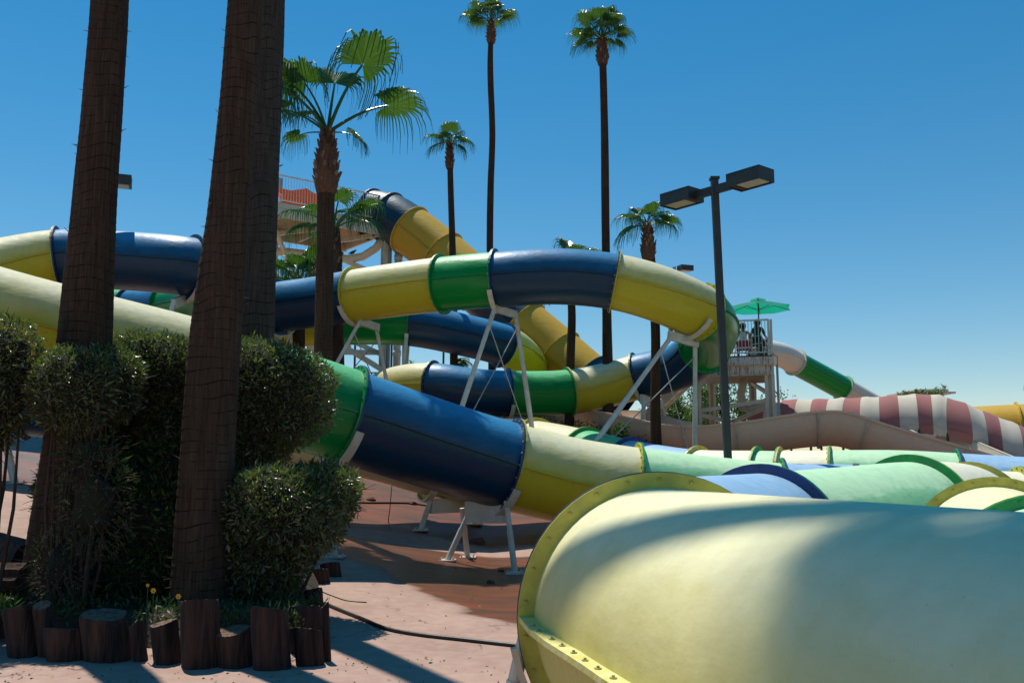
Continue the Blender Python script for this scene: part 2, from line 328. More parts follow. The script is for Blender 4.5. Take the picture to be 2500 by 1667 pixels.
def catmull(pts, step=0.22):
    """pts: list of (Vector, tag); returns dense points with the tags kept at their knots"""
    q = [p for p, _ in pts]; q = [q[0] * 2 - q[1]] + q + [q[-1] * 2 - q[-2]]
    out = []
    for i in range(1, len(q) - 2):
        p0, p1, p2, p3 = q[i - 1:i + 3]
        d = lambda a, b: max((b - a).length, 1e-4) ** 0.5
        t0 = 0; t1 = t0 + d(p0, p1); t2 = t1 + d(p1, p2); t3 = t2 + d(p2, p3)
        n = max(2, int((p2 - p1).length / step))
        for k in range(n):
            t = t1 + (t2 - t1) * k / n
            a1 = p0 * ((t1 - t) / (t1 - t0)) + p1 * ((t - t0) / (t1 - t0)); a2 = p1 * ((t2 - t) / (t2 - t1)) + p2 * ((t - t1) / (t2 - t1))
            a3 = p2 * ((t3 - t) / (t3 - t2)) + p3 * ((t - t2) / (t3 - t2))
            b1 = a1 * ((t2 - t) / (t2 - t0)) + a2 * ((t - t0) / (t2 - t0)); b2 = a2 * ((t3 - t) / (t3 - t1)) + a3 * ((t - t1) / (t3 - t1))
            out.append((b1 * ((t2 - t) / (t2 - t1)) + b2 * ((t - t1) / (t2 - t1)), pts[i - 1][1] if k == 0 else None))
    out.append((pts[-1][0], None)); return out
def frame(pts, i):
    t = (pts[min(i + 1, len(pts) - 1)] - pts[max(i - 1, 0)]).normalized()
    sd = t.cross(Vector((0, 0, 1))).normalized(); return t, sd, sd.cross(t)

# hex bolt with washer, shared by every bolt
def bolt_mesh():
    b = MB(); b.tube([(0, 0, -0.022), (0, 0, 0.022)], 0.021, 10); b.tube([(0, 0, -0.036), (0, 0, 0.036)], 0.012, 6)
    me = bpy.data.meshes.new('bolt'); me.from_pydata(b.v, [], b.f); me.materials.append(M['bolt']); return me
BOLT = bolt_mesh()
def bolt_mesh_mat(m):
    me = BOLT.copy(); me.materials.clear(); me.materials.append(m); return me
BOLTS = {}

def slide(label, path, R=0.70, cat='water slide', group='tube slides', near=False, fr=0.09, seam=0.05, bolts=True, nseg=40, name='water_slide', open_half=False, startflange=True, joints=True, thin=1.0, partname='tube_section'):
    dense = catmull([(P(*p[:3]) if len(p) in (3, 4) else Vector(p[:3]), (p[3] if len(p) > 3 else None)) if not isinstance(p[0], Vector) else p for p in path])
    pts = [p for p, _ in dense]; root = empty(name, Vector((pts[0].x, pts[0].y, float(gz(pts[0].x, pts[0].y)))), label, cat, group)
    marks = [i for i, (_, tg) in enumerate(dense) if tg]; marks.append(len(dense) - 1)
    L = [0.0]
    for i in range(1, len(pts)): L.append(L[-1] + (pts[i] - pts[i - 1]).length)
    F = [frame(pts, i) for i in range(len(pts))]
    for mi in range(len(marks) - 1):
        a, z = marks[mi], marks[mi + 1]; col = dense[a][1]
        if z <= a: continue
        b = MB(); vs = []; uvs = []
        angs = [math.pi + math.pi * j / nseg for j in range(nseg + 1)] if open_half else [2 * math.pi * j / nseg for j in range(nseg)]
        w_ = len(angs)
        for i in range(a, z + 1):
            t, sd, up = F[i]; rr = R
            if i == a or i == z: rr = R
            for an in angs:
                vs.append(pts[i] + (sd * math.cos(an) + up * math.sin(an)) * rr); uvs.append((L[i], 0.5 + 0.5 * math.sin(an)))
        n = z - a + 1
        fs = [(i * w_ + j, i * w_ + (j + 1) % w_, (i + 1) * w_ + (j + 1) % w_, (i + 1) * w_ + j) for i in range(n - 1) for j in range(w_ - 1 if open_half else w_)]
        b.add(vs, [f[::-1] for f in fs], uvs)
        if open_half:      # inner skin gives the half-pipe its thickness
            vi = []
            for i in range(a, z + 1):
                t, sd, up = F[i]
                for an in angs: vi.append(pts[i] + (sd * math.cos(an) + up * math.sin(an)) * (R - 0.03))
            b.add(vi, fs, uvs)
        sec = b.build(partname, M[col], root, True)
        # joint flanges
        if joints:
            for (e, sg) in ((a, 1), (z, -1)):
                if e == 0 and not startflange: continue
                t, sd, up = F[e]; c = pts[e] + t * sg * 0.002; fb = MB(); vs = []
                nn = 56 if near else 36; aa = [math.pi + math.pi * j / nn for j in range(nn + 1)] if open_half else [2 * math.pi * j / nn for j in range(nn)]
                th = 0.028 if sg > 0 else 0.026; ww = len(aa)
                ro = R + fr - (0.0 if sg > 0 else 0.004)
                for (r_, off) in ((R - 0.004, 0), (ro, 0), (ro, th), (R - 0.004, th)):
                    for an in aa: vs.append(c + t * sg * off + (sd * math.cos(an) + up * math.sin(an)) * r_)
                fs2 = [(q * ww + j, q * ww + (j + 1) % ww, ((q + 1) % 4) * ww + (j + 1) % ww, ((q + 1) % 4) * ww + j) for q in range(4) for j in range(ww - 1 if open_half else ww)]
                fb.add(vs, fs2); fb.build('flange', FL[col], sec)
            if bolts and mi < len(marks) - 2 or (bolts and startflange):
                e = a; t, sd, up = F[e]; nb = 26 if near else 24
                if near:
                    for j in range(nb):
                        an = 2 * math.pi * (j + 0.5) / nb; p = pts[e] + (sd * math.cos(an) + up * math.sin(an)) * (R + fr * 0.55)
                        pc = dense[marks[mi - 1]][1] if mi else col
                        if pc not in BOLTS: BOLTS[pc] = bolt_mesh_mat(FL[pc] if pc in ('pale_blue', 'pale_green') else M['bolt'])
                        o = bpy.data.objects.new('bolt', BOLTS[pc]); COL.objects.link(o); o.parent = sec
                        mt = t.to_track_quat('Z', 'Y').to_matrix().to_4x4(); mt.translation = p - root.location; o.matrix_local = mt
                else:
                    bb = MB()
                    for j in range(nb if not open_half else 0):
                        an = 2 * math.pi * j / nb; p = pts[e] + (sd * math.cos(an) + up * math.sin(an)) * (R + fr * 0.55)
                        bb.tube([p - t * 0.042, p + t * 0.042], 0.016, 5)
                    if bb.f: bb.build('flange_bolts', FL[col], sec)['kind'] = 'stuff'
        # side seams
        if seam:
            sides = (0, math.pi) if not open_half else (0.0, math.pi)
            for an in sides:
                s = MB(); vs = []
                o_, ht = (R + seam, 0.014 * thin) if not open_half else (R + 0.06, 0.03)
                for i in range(a, z + 1):
                    t, sd, up = F[i]; q = sd * math.cos(an); sh = 0
                    if i == a: sh = 0.032
                    if i == z: sh = -0.032
                    wob = 0.004 * math.sin(L[i] * 9 + an) if near else 0
                    for (r_, h) in ((R - 0.01, -ht), (o_ + wob, -ht), (o_ + wob, ht), (R - 0.01, ht)): vs.append(pts[i] + t * sh + q * r_ + up * h)
                fs3 = [(i * 4 + k, i * 4 + (k + 1) % 4, (i + 1) * 4 + (k + 1) % 4, (i + 1) * 4 + k) for i in range(n - 1) for k in range(4)] + [(0, 1, 2, 3), ((n - 1) * 4 + 3, (n - 1) * 4 + 2, (n - 1) * 4 + 1, (n - 1) * 4)]
                s.add(vs, fs3); s.build('seam_flange' if not open_half else 'rim', (M[col] if not near else FL_SEAM) if not open_half else M['white_steel' if open_half == 'white' else col], sec)
                if near and not open_half:
                    sb = MB(); dd = 0.12
                    while dd < L[z] - L[a] - 0.1:
                        i = min(range(a, z + 1), key=lambda k: abs(L[k] - L[a] - dd)); t, sd, up = F[i]; p = pts[i] + t * (L[a] + dd - L[i]) + sd * math.cos(an) * (R + seam * 0.5)
                        sb.tube([p - up * 0.02, p + up * 0.019], 0.015, 8); sb.tube([p - up * 0.03, p + up * 0.027], 0.007, 6); dd += 0.155
                    sb.build('seam_bolts', M['bolt_pale'], sec)['kind'] = 'stuff'
    return root, pts, F
FL_SEAM = plain('pale_seam_paint', (0.70, 0.66, 0.28), (0.58, 0.52, 0.12), rough=0.6, scale=12, bmp=0.4)

# ================================================================== SETTING
xs = np.unique(np.concatenate([np.linspace(-900, -30, 30), np.linspace(-30, 25, 220), np.linspace(25, 900, 30)]))
ys = np.unique(np.concatenate([np.linspace(-300, -3, 20), np.linspace(-3, 45, 200), np.linspace(45, 1500, 50)]))
X, Y = np.meshgrid(xs, ys); Z = gz(X, Y); V = np.stack([X.ravel(), Y.ravel(), Z.ravel()], 1)
nx, ny = len(xs), len(ys); ii, jj = np.meshgrid(np.arange(nx - 1), np.arange(ny - 1)); a = (jj * nx + ii).ravel()
tag(np_mesh('ground', V, np.stack([a, a + 1, a + nx + 1, a + nx], 1), M['ground'], smooth=True), kind='structure')

# ================================================================== TUBE SLIDES
slide('big near tube slide, its wide blue section over the trestles', [
    (-260, 728, 10.3, 'yellow'), (50, 806, 11.2), (473, 900, 12.6), (600, 938, 12.9, 'green'), (845, 1014, 13.5, 'blue'), (1030, 1074, 14.1),
    (1238, 1136, 14.7, 'yellow'), (1400, 1174, 14.9), (1548, 1197, 14.9, 'pale_green'), (1766, 1222, 15.0), (1905, 1236, 14.9, 'pale_blue'),
    (2130, 1242, 14.7), (2260, 1250, 14.5, 'cream'), (2490, 1262, 14.3, 'pale_green'), (2800, 1280, 14)])
slide('cream tube slide mostly hidden behind the big blue pipe, a strip showing below', [
    (-300, 925, 15.4, 'green'), (78, 966, 15.9, 'blue'), (420, 1010, 16.4, 'cream'), (900, 1076, 17.2), (1060, 1122, 17.8, 'cream'), (1300, 1165, 18.2), (1480, 1195, 18.4)])
A = slide('looping tube slide in the centre, turning back on itself in a green bend', [
    (1290, 960, 34.5, 'lime'), (1292, 905, 32.6), (1268, 868, 31.2), (1228, 843, 30.2, 'blue'), (1141, 820, 29.8), (998, 793, 29.5, 'green'), (815, 791, 29.5, 'yellow'),
    (700, 795, 29.2), (632, 790, 28.3), (602, 777, 26.9, 'green'), (625, 762, 25.6), (680, 750, 24.9, 'blue'), (770, 738, 24.4), (868, 722, 23.7, 'yellow'), (980, 706, 23.2), (1079, 694, 22.8, 'green'),
    (1212, 683, 22.2, 'blue'), (1360, 675, 22.1), (1500, 688, 22.1, 'yellow'), (1610, 718, 22.0), (1706, 762, 22.4, 'green'), (1737, 805, 24.2), (1719, 850, 26.0, 'blue'), (1652, 896, 27.2), (1557, 920, 28.0, 'yellow'),
    (1480, 940, 28.2), (1388, 957, 28.0, 'green'), (1240, 961, 27.4, 'blue'), (1150, 955, 27.2), (1056, 942, 27.3, 'yellow'), (965, 950, 28.3), (900, 985, 30), (870, 1040, 32)])
slide('tube slide at upper left, its blue section behind the leftmost palm trunk', [
    (-260, 715, 19.0, 'yellow'), (0, 657, 20.4), (145, 633, 20.9, 'blue'), (310, 637, 21.0), (468, 652, 21.0, 'green'), (522, 672, 22.3), (532, 708, 24.4), (490, 737, 26.2),
    (420, 752, 27.3, 'blue'), (328, 757, 28.5, 'green'), (180, 756, 30.0), (0, 750, 32, 'blue'), (-200, 745, 34)])
Ps = slide('wide navy and amber enclosed slide dropping from the tall launch deck behind the palms', [
    (908, 524, 36.8, 'navy'), (950, 532, 36.4, 'navy'), (1000, 562, 36.0, 'amber'), (1080, 624, 35.4, 'amber'), (1168, 702, 34.6, 'navy'), (1278, 797, 33.6, 'amber'), (1362, 868, 33.0, 'amber'),
    (1430, 928, 32.4, 'navy'), (1520, 1000, 32)], R=1.02, fr=0.08, group='enclosed slides', bolts=False)
slide('low tube slide on the hillside in front of the tan flume, ending in faded blue', [
    (1190, 1078, 26.5, 'navy'), (1306, 1092, 23.8, 'yellow'), (1428, 1120, 22, 'green'), (1537, 1150, 20.6, 'pale_blue'), (1702, 1180, 19, 'cream'), (1850, 1186, 18.2, 'pale_green'), (1905, 1188, 18, 'cream'),
    (2030, 1188, 17.6, 'pale_green'), (2200, 1190, 17.2), (2335, 1198, 17, 'pale_blue'), (2700, 1225, 16)])
Z0 = lambda x, y, z: Vector((x, y, z))
def wp(lst): return [(Vector(p[:3]), p[3] if len(p) > 3 else None) for p in lst]
slide('closest tube slide, pale yellow, filling the lower right behind a bolted ring flange', wp([
    (2.75, -2.2, 0.83, 'pale_yellow'), (2.25, -0.4, 0.83), (1.85, 1.0, 0.83), (1.5, 2.2, 0.83), (1.2, 3.3, 0.83), (0.96, 4.2, 0.83), (0.80, 4.98, 0.83, 'pale_blue'), (0.98, 5.9, 0.84), (1.45, 7.1, 0.86), (2.32, 8.5, 0.87, 'pale_green'),
    (3.5, 9.7, 0.92), (4.75, 10.9, 0.98, 'cream'), (5.55, 11.7, 0.98), (6.2, 12.6, 0.95), (6.6, 13.2, 0.9)]), R=0.685, near=True, seam=0.075, nseg=72)
slide('pale yellow and green tube slide at the right edge just behind the closest pipe', wp([
    (3.9, 0.8, 0.60, 'cream'), (3.3, 3.0, 0.60), (3.4, 4.9, 0.62, 'pale_green'), (3.85, 6.6, 0.66, 'pale_yellow'), (4.44, 8.4, 0.75, 'cream'), (5.2, 9.2, 0.76), (6.2, 9.8, 0.78, 'pale_blue'), (7.6, 10.3, 0.8)]), R=0.685, near=True, seam=0.075, nseg=56)
slide('slim white and deep green tube slide dropping to the right of the parasol deck', [
    (1850, 858, 33.5, 'white_tube'), (1885, 862, 34), (1915, 870, 34.5), (1940, 884, 35, 'deep_green'), (2058, 948, 36, 'white_tube'), (2200, 1030, 37), (2330, 1110, 38)], R=0.47, fr=0.08, seam=0.03, bolts=False, group='enclosed slides')
slide('open tan flume sagging then humping across the background at right', [
    (1330, 1000, 33, 'tan'), (1455, 1002, 30, 'tan'), (1520, 1006, 28, 'tan'), (1610, 1026, 26.4), (1705, 1044, 25.3, 'tan'), (1800, 1036, 24.8, 'tan'), (1900, 1020, 24.6), (1990, 1010, 24.4, 'tan'), (2055, 1010, 24.2), (2120, 1027, 24, 'tan'),
    (2230, 1060, 23.6), (2352, 1096, 23.2, 'tan'), (2490, 1138, 22.8), (2650, 1180, 22.4)], R=0.88, fr=0.06, seam=0.06, open_half=True, bolts=False, group='open flumes', cat='water flume', name='water_flume', nseg=24, partname='flume_section')
slide('white open flume running down under the striped canopy', [
    (2250, 1040, 28.4, 'white_tube'), (2330, 1078, 27, 'white_tube'), (2430, 1120, 25.4), (2540, 1160, 24)], R=0.7, fr=0.05, seam=0.06, open_half=True, bolts=False, group='open flumes', cat='water flume', name='water_flume', nseg=20, partname='flume_section')
slide('bright yellow tube slide behind the right end of the striped canopy', [
    (2300, 1062, 34.0, 'amber'), (2487, 1054, 33, 'amber'), (2700, 1048, 32)], R=1.0, fr=0.10, seam=0.06, bolts=False, group='enclosed slides')

# ------------------------------------------------------------------ slide supports
def to_ground(a, b):
    a, b = Vector(a), Vector(b); d = (b - a).normalized()
    if d.z > -0.2: d = Vector((d.x, d.y, -0.5)).normalized()
    q = a.copy()
    for _ in range(600):
        if q.z <= float(gz(q.x, q.y)): break
        q += d * 0.02
    q.z = float(gz(q.x, q.y)) - 0.01; return q
def support(label, c, tang, R, legs, leg_r=0.055, arc=62, beam=None, cables=(), mat='white_steel', width=0.12, over=0.055):
    """c: centre of the tube carried; legs: [(top px,py,Y),(lower px,py,Y)]"""
    c = Vector(c); t = Vector(tang).normalized(); sd = t.cross(Vector((0, 0, 1))).normalized(); up = sd.cross(t)
    feet = []
    tops = []
    for (a, b) in legs:
        a3, b3 = (P(*a) if not isinstance(a, Vector) else a), (P(*b) if not isinstance(b, Vector) else b); f = to_ground(a3, b3); feet.append(f); tops.append(a3)
    base = sum(feet, Vector()) / len(feet); base.z = min(f.z for f in feet)
    root = empty('slide_support', base, label, 'support', 'white steel frames holding up the slides')
    s = MB(); vs = []; n = 20
    for i in range(n + 1):
        an = R_(-90 - arc + 2 * arc * i / n); dd = sd * math.cos(an) + up * math.sin(an)
        for (r_, o_) in ((R + 0.015, -width / 2), (R + over, -width / 2), (R + over, width / 2), (R + 0.015, width / 2)): vs.append(c + dd * r_ + t * o_)
    fs = [(i * 4 + k, i * 4 + (k + 1) % 4, (i + 1) * 4 + (k + 1) % 4, (i + 1) * 4 + k) for i in range(n) for k in range(4)] + [(0, 1, 2, 3), (n * 4 + 3, n * 4 + 2, n * 4 + 1, n * 4)]
    s.add(vs, fs); s.build('saddle', M[mat], root)
    for a3, f in zip(tops, feet):
        l = MB(); leg_r_ = leg_r * 0.86; l.tube([f, f + (a3 - f) * 0.6], leg_r_, 12); l.tube([f + (a3 - f) * 0.6, a3], leg_r_ * 0.88, 12); lo = l.build('leg', M[mat], root, False)
        pl = MB(); pl.box(f + Vector((0, 0, 0.018)), (0.28, 0.28, 0.02))
        for (i, j) in ((-1, -1), (1, -1), (1, 1), (-1, 1)): pl.tube([f + Vector((i * 0.1, j * 0.1, 0.02)), f + Vector((i * 0.1, j * 0.1, 0.06))], 0.014, 6)
        pl.build('base_plate', M[mat], lo)
    if beam: 
        b = MB(); a3, b3 = P(*beam[0]), P(*beam[1]); b.bar(a3, b3, 0.10, beam[2] if len(beam) > 2 else 0.16); b.build('cross_beam', M[mat], root)
    for (i, j) in cables:
        a3 = tops[i] + (feet[i] - tops[i]) * 0.1; b3 = tops[j] + (feet[j] - tops[j]) * 0.92
        cb = MB(); cb.tube([a3, b3], 0.014, 6); q = a3 + (b3 - a3) * 0.86; cb.tube([q - (b3 - a3).normalized() * 0.1, q + (b3 - a3).normalized() * 0.1], 0.026, 6)
        cb.build('cable', M['cable'], root)
    return root
def tang_of(sl_pts, c):
    k = min(range(len(sl_pts)), key=lambda i: (sl_pts[i] - c).length); return sl_pts[k], frame(sl_pts, k)[0]
ap = A[1]
c, t = tang_of(ap, P(1216, 683, 22.2)); support('tall white frame under the joint of the upper blue pipe, centre of the photo', c, t, 0.79, [((1208, 752, 22.0), (1125, 1000, 21.2)), ((1258, 760, 22.8), (1298, 1040, 23.0))], 0.075, beam=((1206, 752, 22.0), (1260, 768, 22.8), 0.18), cables=((0, 1), (1, 0)))
c, t = tang_of(ap, P(1700, 758, 22.3)); support('tall splayed white frame under the yellow bend at right, one leg slanting far left', c, t, 0.79, [((1640, 820, 22.0), (1452, 1082, 21.0)), ((1697, 836, 22.4), (1697, 1105, 22.4))], 0.075, beam=((1632, 818, 22.0), (1704, 838, 22.4), 0.22), cables=((1, 0), (0, 1)))
c, t = tang_of(ap, P(870, 722, 23.7)); support('white frame with crossed cables under the yellow pipe beside the slim palm', c, t, 0.79, [((880, 782, 23.6), (826, 880, 23.3)), ((918, 798, 24.3), (934, 880, 24.5))], 0.065, beam=((874, 783, 23.6), (924, 800, 24.3), 0.2), cables=((0, 1), (1, 0)))
c, t = tang_of(ap, P(682, 750, 24.9)); support('single white post under the dark blue pipe just right of the palm trunks', c, t, 0.79, [((706, 800, 25.2), (706, 860, 25.2))], 0.085)
c, t = tang_of(ap, P(1560, 920, 28.0)); support('white frame with crossed cables under the lower blue pipe, in front of the tan flume', c, t, 0.79, [((1572, 966, 27.4), (1569, 1105, 27.0)), ((1610, 974, 28.6), (1648, 1100, 28.9))], 0.085, beam=((1566, 974, 27.4), (1616, 988, 28.6), 0.3), cables=((0, 1), (1, 0)))
c, t = tang_of(ap, P(998, 793, 29.5)); support('short grey post pair under the joint of the rear green and blue pipe', c, t, 0.79, [((992, 812, 28.9), (986, 885, 28.7)), ((996, 846, 29.5), (993, 885, 29.5))], 0.075)
c, t = tang_of(ap, P(1240, 961, 27.4)); support('white saddle and post under the lower blue and green joint, mostly behind the big pipe', c, t, 0.79, [((1226, 1020, 27.2), (1222, 1060, 27.1))], 0.075)
c, t = P(1238, 1136, 14.7), P(1300, 1154, 14.8) - P(1180, 1119, 14.5); support('short white trestle under the flange of the big blue pipe, right foot set forward', c, t, 0.79, [((1150, 1240, 14.9), (1107, 1335, 14.9)), ((1236, 1222, 14.2), (1255, 1383, 14.1)), ((1128, 1240, 15.6), (1138, 1328, 15.7))], 0.055, beam=((1140, 1250, 14.9), (1230, 1250, 14.4), 0.34))
c, t = P(1060, 1122, 17.8), P(1100, 1132, 17.9) - P(1000, 1106, 17.6); support('cream trestle behind, under the cream pipe strip left of the near trestle', c, t, 0.79, [((1052, 1216, 17.5), (1026, 1298, 17.4)), ((1140, 1210, 18.2), (1160, 1280, 18.3))], 0.06, beam=((1052, 1235, 17.5), (1135, 1232, 18.1), 0.28), mat='cream_steel')
c, t = P(845, 1014, 13.5), P(900, 1031, 13.7) - P(780, 993, 13.3); support('cream saddle and leg under the green pipe, half hidden by the shrubs', c, t, 0.79, [((794, 1118, 13.2), (816, 1345, 13.2)), ((690, 1120, 14.3), (690, 1200, 14.3))], 0.055, arc=70, mat='white_steel')
c, t = P(60, 808, 11.3), P(160, 830, 11.5) - P(0, 793, 11.1); support('thin white leg behind the left shrub, standing on the wet slope', P(20, 960, 15.8), P(160, 975, 16) - P(0, 955, 15.7), 0.79, [((8, 1050, 15.8), (33, 1165, 15.8))], 0.075, mat='white_steel')
c, t = P(468, 652, 21.0), P(500, 660, 21.4) - P(420, 646, 20.9); support('white frame under the left blue pipe beside the double palm trunks', c, t, 0.79, [((424, 735, 20.6), (400, 830, 20.4)), ((474, 712, 21.6), (486, 790, 21.8))], 0.07, beam=((424, 742, 20.6), (476, 718, 21.6), 0.22))
c, t = Vector((0.80, 4.98, 0.83)), Vector((-0.1, 1, 0)); support('cream pipe leg beside the flange of the closest slide', c, t, 0.775, [(P(1294, 1500, 5.02), P(1250, 1690, 5.0))], 0.05, arc=80, mat='cream_steel', over=0.05, width=0.05)

# ================================================================== LAUNCH DECKS
BAL = {}
def baluster(L_, r, m):
    k = (round(L_, 2), r)
    if k not in BAL:
        b = MB(); b.tube([(0, 0, 0), (0, 0, L_)], r, 6); me = bpy.data.meshes.new('baluster'); me.from_pydata(b.v, [], b.f); me.materials.append(M[m]); BAL[k] = me
    return BAL[k]
def child(name, me, parent, loc):
    o = bpy.data.objects.new(name, me); COL.objects.link(o); o.parent = parent; o.location = loc; return o
def lb(name, mat, root, fn, smooth=False):
    b = MB(); fn(b); me_o = b.build(name, M[mat], None, smooth, origin=(0, 0, 0)); me_o.parent = root; return me_o
def railing(root, a, b, z, h=1.05, gap=0.12, m='white_paint', r=0.014):
    a, b = Vector((a[0], a[1], z)), Vector((b[0], b[1], z)); n = int((b - a).length / gap)
    lb('rail', m, root, lambda q: q.bar(a + Vector((0, 0, h)), b + Vector((0, 0, h)), 0.05, 0.05))
    lb('rail', m, root, lambda q: q.bar(a + Vector((0, 0, 0.09)), b + Vector((0, 0, 0.09)), 0.04, 0.04))
    me = baluster(h - 0.09, r, m)
    for i in range(1, n): child('baluster', me, root, a + (b - a) * i / n + Vector((0, 0, 0.09)))
    for q in (a, b): lb('post', m, root, lambda k, q=q: k.box(q + Vector((0, 0, h / 2)), (0.07, 0.07, h + 0.02)))

# parasol deck, right
corner = P(1885, 866, 27.5); zc = corner.z
N_root = empty('launch_deck', Vector((corner.x, corner.y, float(gz(corner.x, corner.y)))), 'cream steel launch deck with white railing and rust-streaked edge beam, carrying the green parasol', 'deck'); N_root.rotation_euler.z = math.atan2(-0.27, 0.96)
zd = zc - N_root.location.z
lb('floor', 'black_steel', N_root, lambda b: b.box((-1.2, 1.5, zd - 0.03), (2.4, 3.0, 0.06)))
lb('edge_beam', 'rust_steel', N_root, lambda b: b.box((-1.2, -0.03, zd - 0.17), (2.5, 0.06, 0.24)))
lb('edge_beam', 'rust_steel', N_root, lambda b: (b.box((-1.2, 0.02, zd - 0.45), (2.4, 0.08, 0.30)), b.box((-1.2, -0.02, zd - 0.61), (2.4, 0.2, 0.03)), b.box((-1.2, -0.02, zd - 0.30), (2.4, 0.2, 0.025))))
lb('edge_beam', 'cream_steel', N_root, lambda b: b.box((0.0, 1.5, zd - 0.36), (0.08, 2.9, 0.5)))
lb('edge_beam', 'cream_steel', N_root, lambda b: b.box((-1.2, 2.95, zd - 0.36), (2.4, 0.08, 0.5)))
for k in range(5): lb('joist', 'cream_steel', N_root, lambda b, k=k: b.box((-2.15 + k * 0.48, 1.5, zd - 0.12), (0.30, 2.8, 0.10)))
for (x, y, wd) in ((-0.1, 0.1, 0.30), (-0.65, 2.85, 0.24), (-2.0, 2.85, 0.22), (-2.3, 0.15, 0.22)):
    lb('column', 'cream_steel', N_root, lambda b, x=x, y=y, wd=wd: (b.box((x, y, (zd - 0.62) / 2 - 0.3), (wd, wd * 0.35, zd + 0.0)), b.box((x - wd * 0.33, y, (zd - 0.62) / 2 - 0.3), (wd * 0.34, wd, zd)), b.box((x + wd * 0.33, y, (zd - 0.62) / 2 - 0.3), (wd * 0.34, wd, zd))))
for (p, q) in (((-0.2, 0.1, 2.9), (-2.3, 0.15, 2.6)), ((-0.2, 0.1, 2.7), (-2.0, 2.85, 2.1)), ((-2.3, 0.15, 2.5), (-0.65, 2.85, 2.2)), ((-0.7, 2.85, zd - 0.6), (-0.1, 0.3, zd - 1.2))):
    lb('brace', 'cream_steel', N_root, lambda b, p=p, q=q: b.bar(p, q, 0.08, 0.12))
railing(N_root, (-2.3, 0.02), (-0.08, 0.02), zd, 1.10, 0.10, 'white_steel', 0.012); railing(N_root, (0.0, 0.1), (0.0, 2.8), zd, 1.10, 0.12, 'white_steel', 0.012); railing(N_root, (-2.3, 2.9), (-0.08, 2.9), zd, 0.62, 0.14, 'white_steel', 0.011)
lb('stair_panel', 'cream_steel', N_root, lambda b: (b.bar((-2.4, 0.9, zd - 0.3), (-4.9, 1.4, zd - 2.5), 0.06, 0.3), b.bar((-2.4, 2.2, zd - 0.3), (-4.9, 2.7, zd - 2.5), 0.06, 0.3), [b.box((-2.5 - 0.24 * k, 1.55 + 0.05 * k, zd - 0.35 - 0.21 * k), (0.3, 1.3, 0.04)) for k in range(10)]))
lb('drain_pipe', 'cream_steel', N_root, lambda b: b.tube([(-0.2, 1.2, zd - 1.35), (-0.75, 1.25, zd - 1.62), (-0.95, 1.3, zd - 1.55), (-1.0, 1.3, zd - 1.1), (-0.9, 1.35, zd - 0.6)], 0.13, 12), True)
lb('conduit', 'galv', N_root, lambda b: (b.tube([(0.12, 0.0, 0.2), (0.12, 0.0, zd - 0.3)], 0.025, 6), b.tube([(0.17, 0.0, 0.2), (0.15, 0.0, zd - 0.05), (0.02, 0.0, zd)], 0.02, 6)))
def Nw(x, y, z): return N_root.matrix_basis @ Vector((x, y, zd + z))
bpy.context.view_layer.update()

# parasol on the deck
up = Nw(-0.36, 0.55, -0.12); U = empty('parasol', up, 'green hexagonal parasol open above the right-hand deck', 'parasol'); U.rotation_euler.z = R_(12)
lb('pole', 'black_steel', U, lambda b: b.tube([(0, 0, 0), (0, 0, 2.02)], 0.022, 8))
rim = [Vector((1.10 * math.cos(R_(60 * k)), 1.10 * math.sin(R_(60 * k)), 1.66 + 0.0)) for k in range(6)]
for k in range(6):
    a3, b3 = rim[k], rim[(k + 1) % 6]
    lb('canopy_panel', 'canvas_green', U, lambda b, a3=a3, b3=b3: b.add([(0, 0, 1.93), a3, (a3 + b3) / 2 * 0.97, b3, Vector((a3.x * 0.5, a3.y * 0.5, 1.81)), Vector((b3.x * 0.5, b3.y * 0.5, 1.81))], [(0, 4, 5), (4, 1, 2), (4, 2, 5), (5, 2, 3)]))
    lb('rib', 'black_steel', U, lambda b, a3=a3: b.bar((0, 0, 1.915), a3 + Vector((0, 0, -0.012)), 0.014, 0.014)); lb('strut', 'black_steel', U, lambda b, a3=a3: b.bar((0, 0, 1.62), Vector((a3.x * 0.5, a3.y * 0.5, 1.79)), 0.012, 0.012))
lb('top_vent', 'canvas_green', U, lambda b: b.add([(0, 0, 2.02)] + [Vector((r.x * 0.25, r.y * 0.25, 1.93)) for r in rim], [(0, k + 1, (k + 1) % 6 + 1) for k in range(6)]))

# tall deck, left
L0, R0 = P(675, 488, 33.0), P(946, 547, 36.0); zt = (L0.z + R0.z) / 2
T = empty('launch_tower', Vector((R0.x, R0.y, float(gz(R0.x, R0.y)))), 'tall cream launch tower with planked deck and slatted railing behind the slim palm', 'tower')
ang = math.atan2(R0.y - L0.y, R0.x - L0.x); T.rotation_euler.z = ang; zz = zt - T.location.z; W_, X0 = 3.6, -5.3
for k in range(26): lb('plank', 'plank', T, lambda b, k=k: b.box((X0 / 2, 0.14 + k * 0.1365, zz - 0.05), (-X0, 0.126, 0.05)))
for (y, s_) in ((0.0, 1), (W_, -1)):
    lb('edge_beam', 'cream_steel', T, lambda b, y=y: (b.box((X0 / 2, y, zz - 0.12), (-X0 + 0.1, 0.05, 0.2)), b.box((X0 / 2, y + (0.03 if y == 0 else -0.03), zz - 0.40), (-X0 + 0.06, 0.1, 0.34))))
for x in (0.0, X0 / 2 + 0.4, X0): lb('cross_joist', 'cream_steel', T, lambda b, x=x: b.box((x, W_ / 2, zz - 0.3), (0.1, W_ - 0.1, 0.4)))
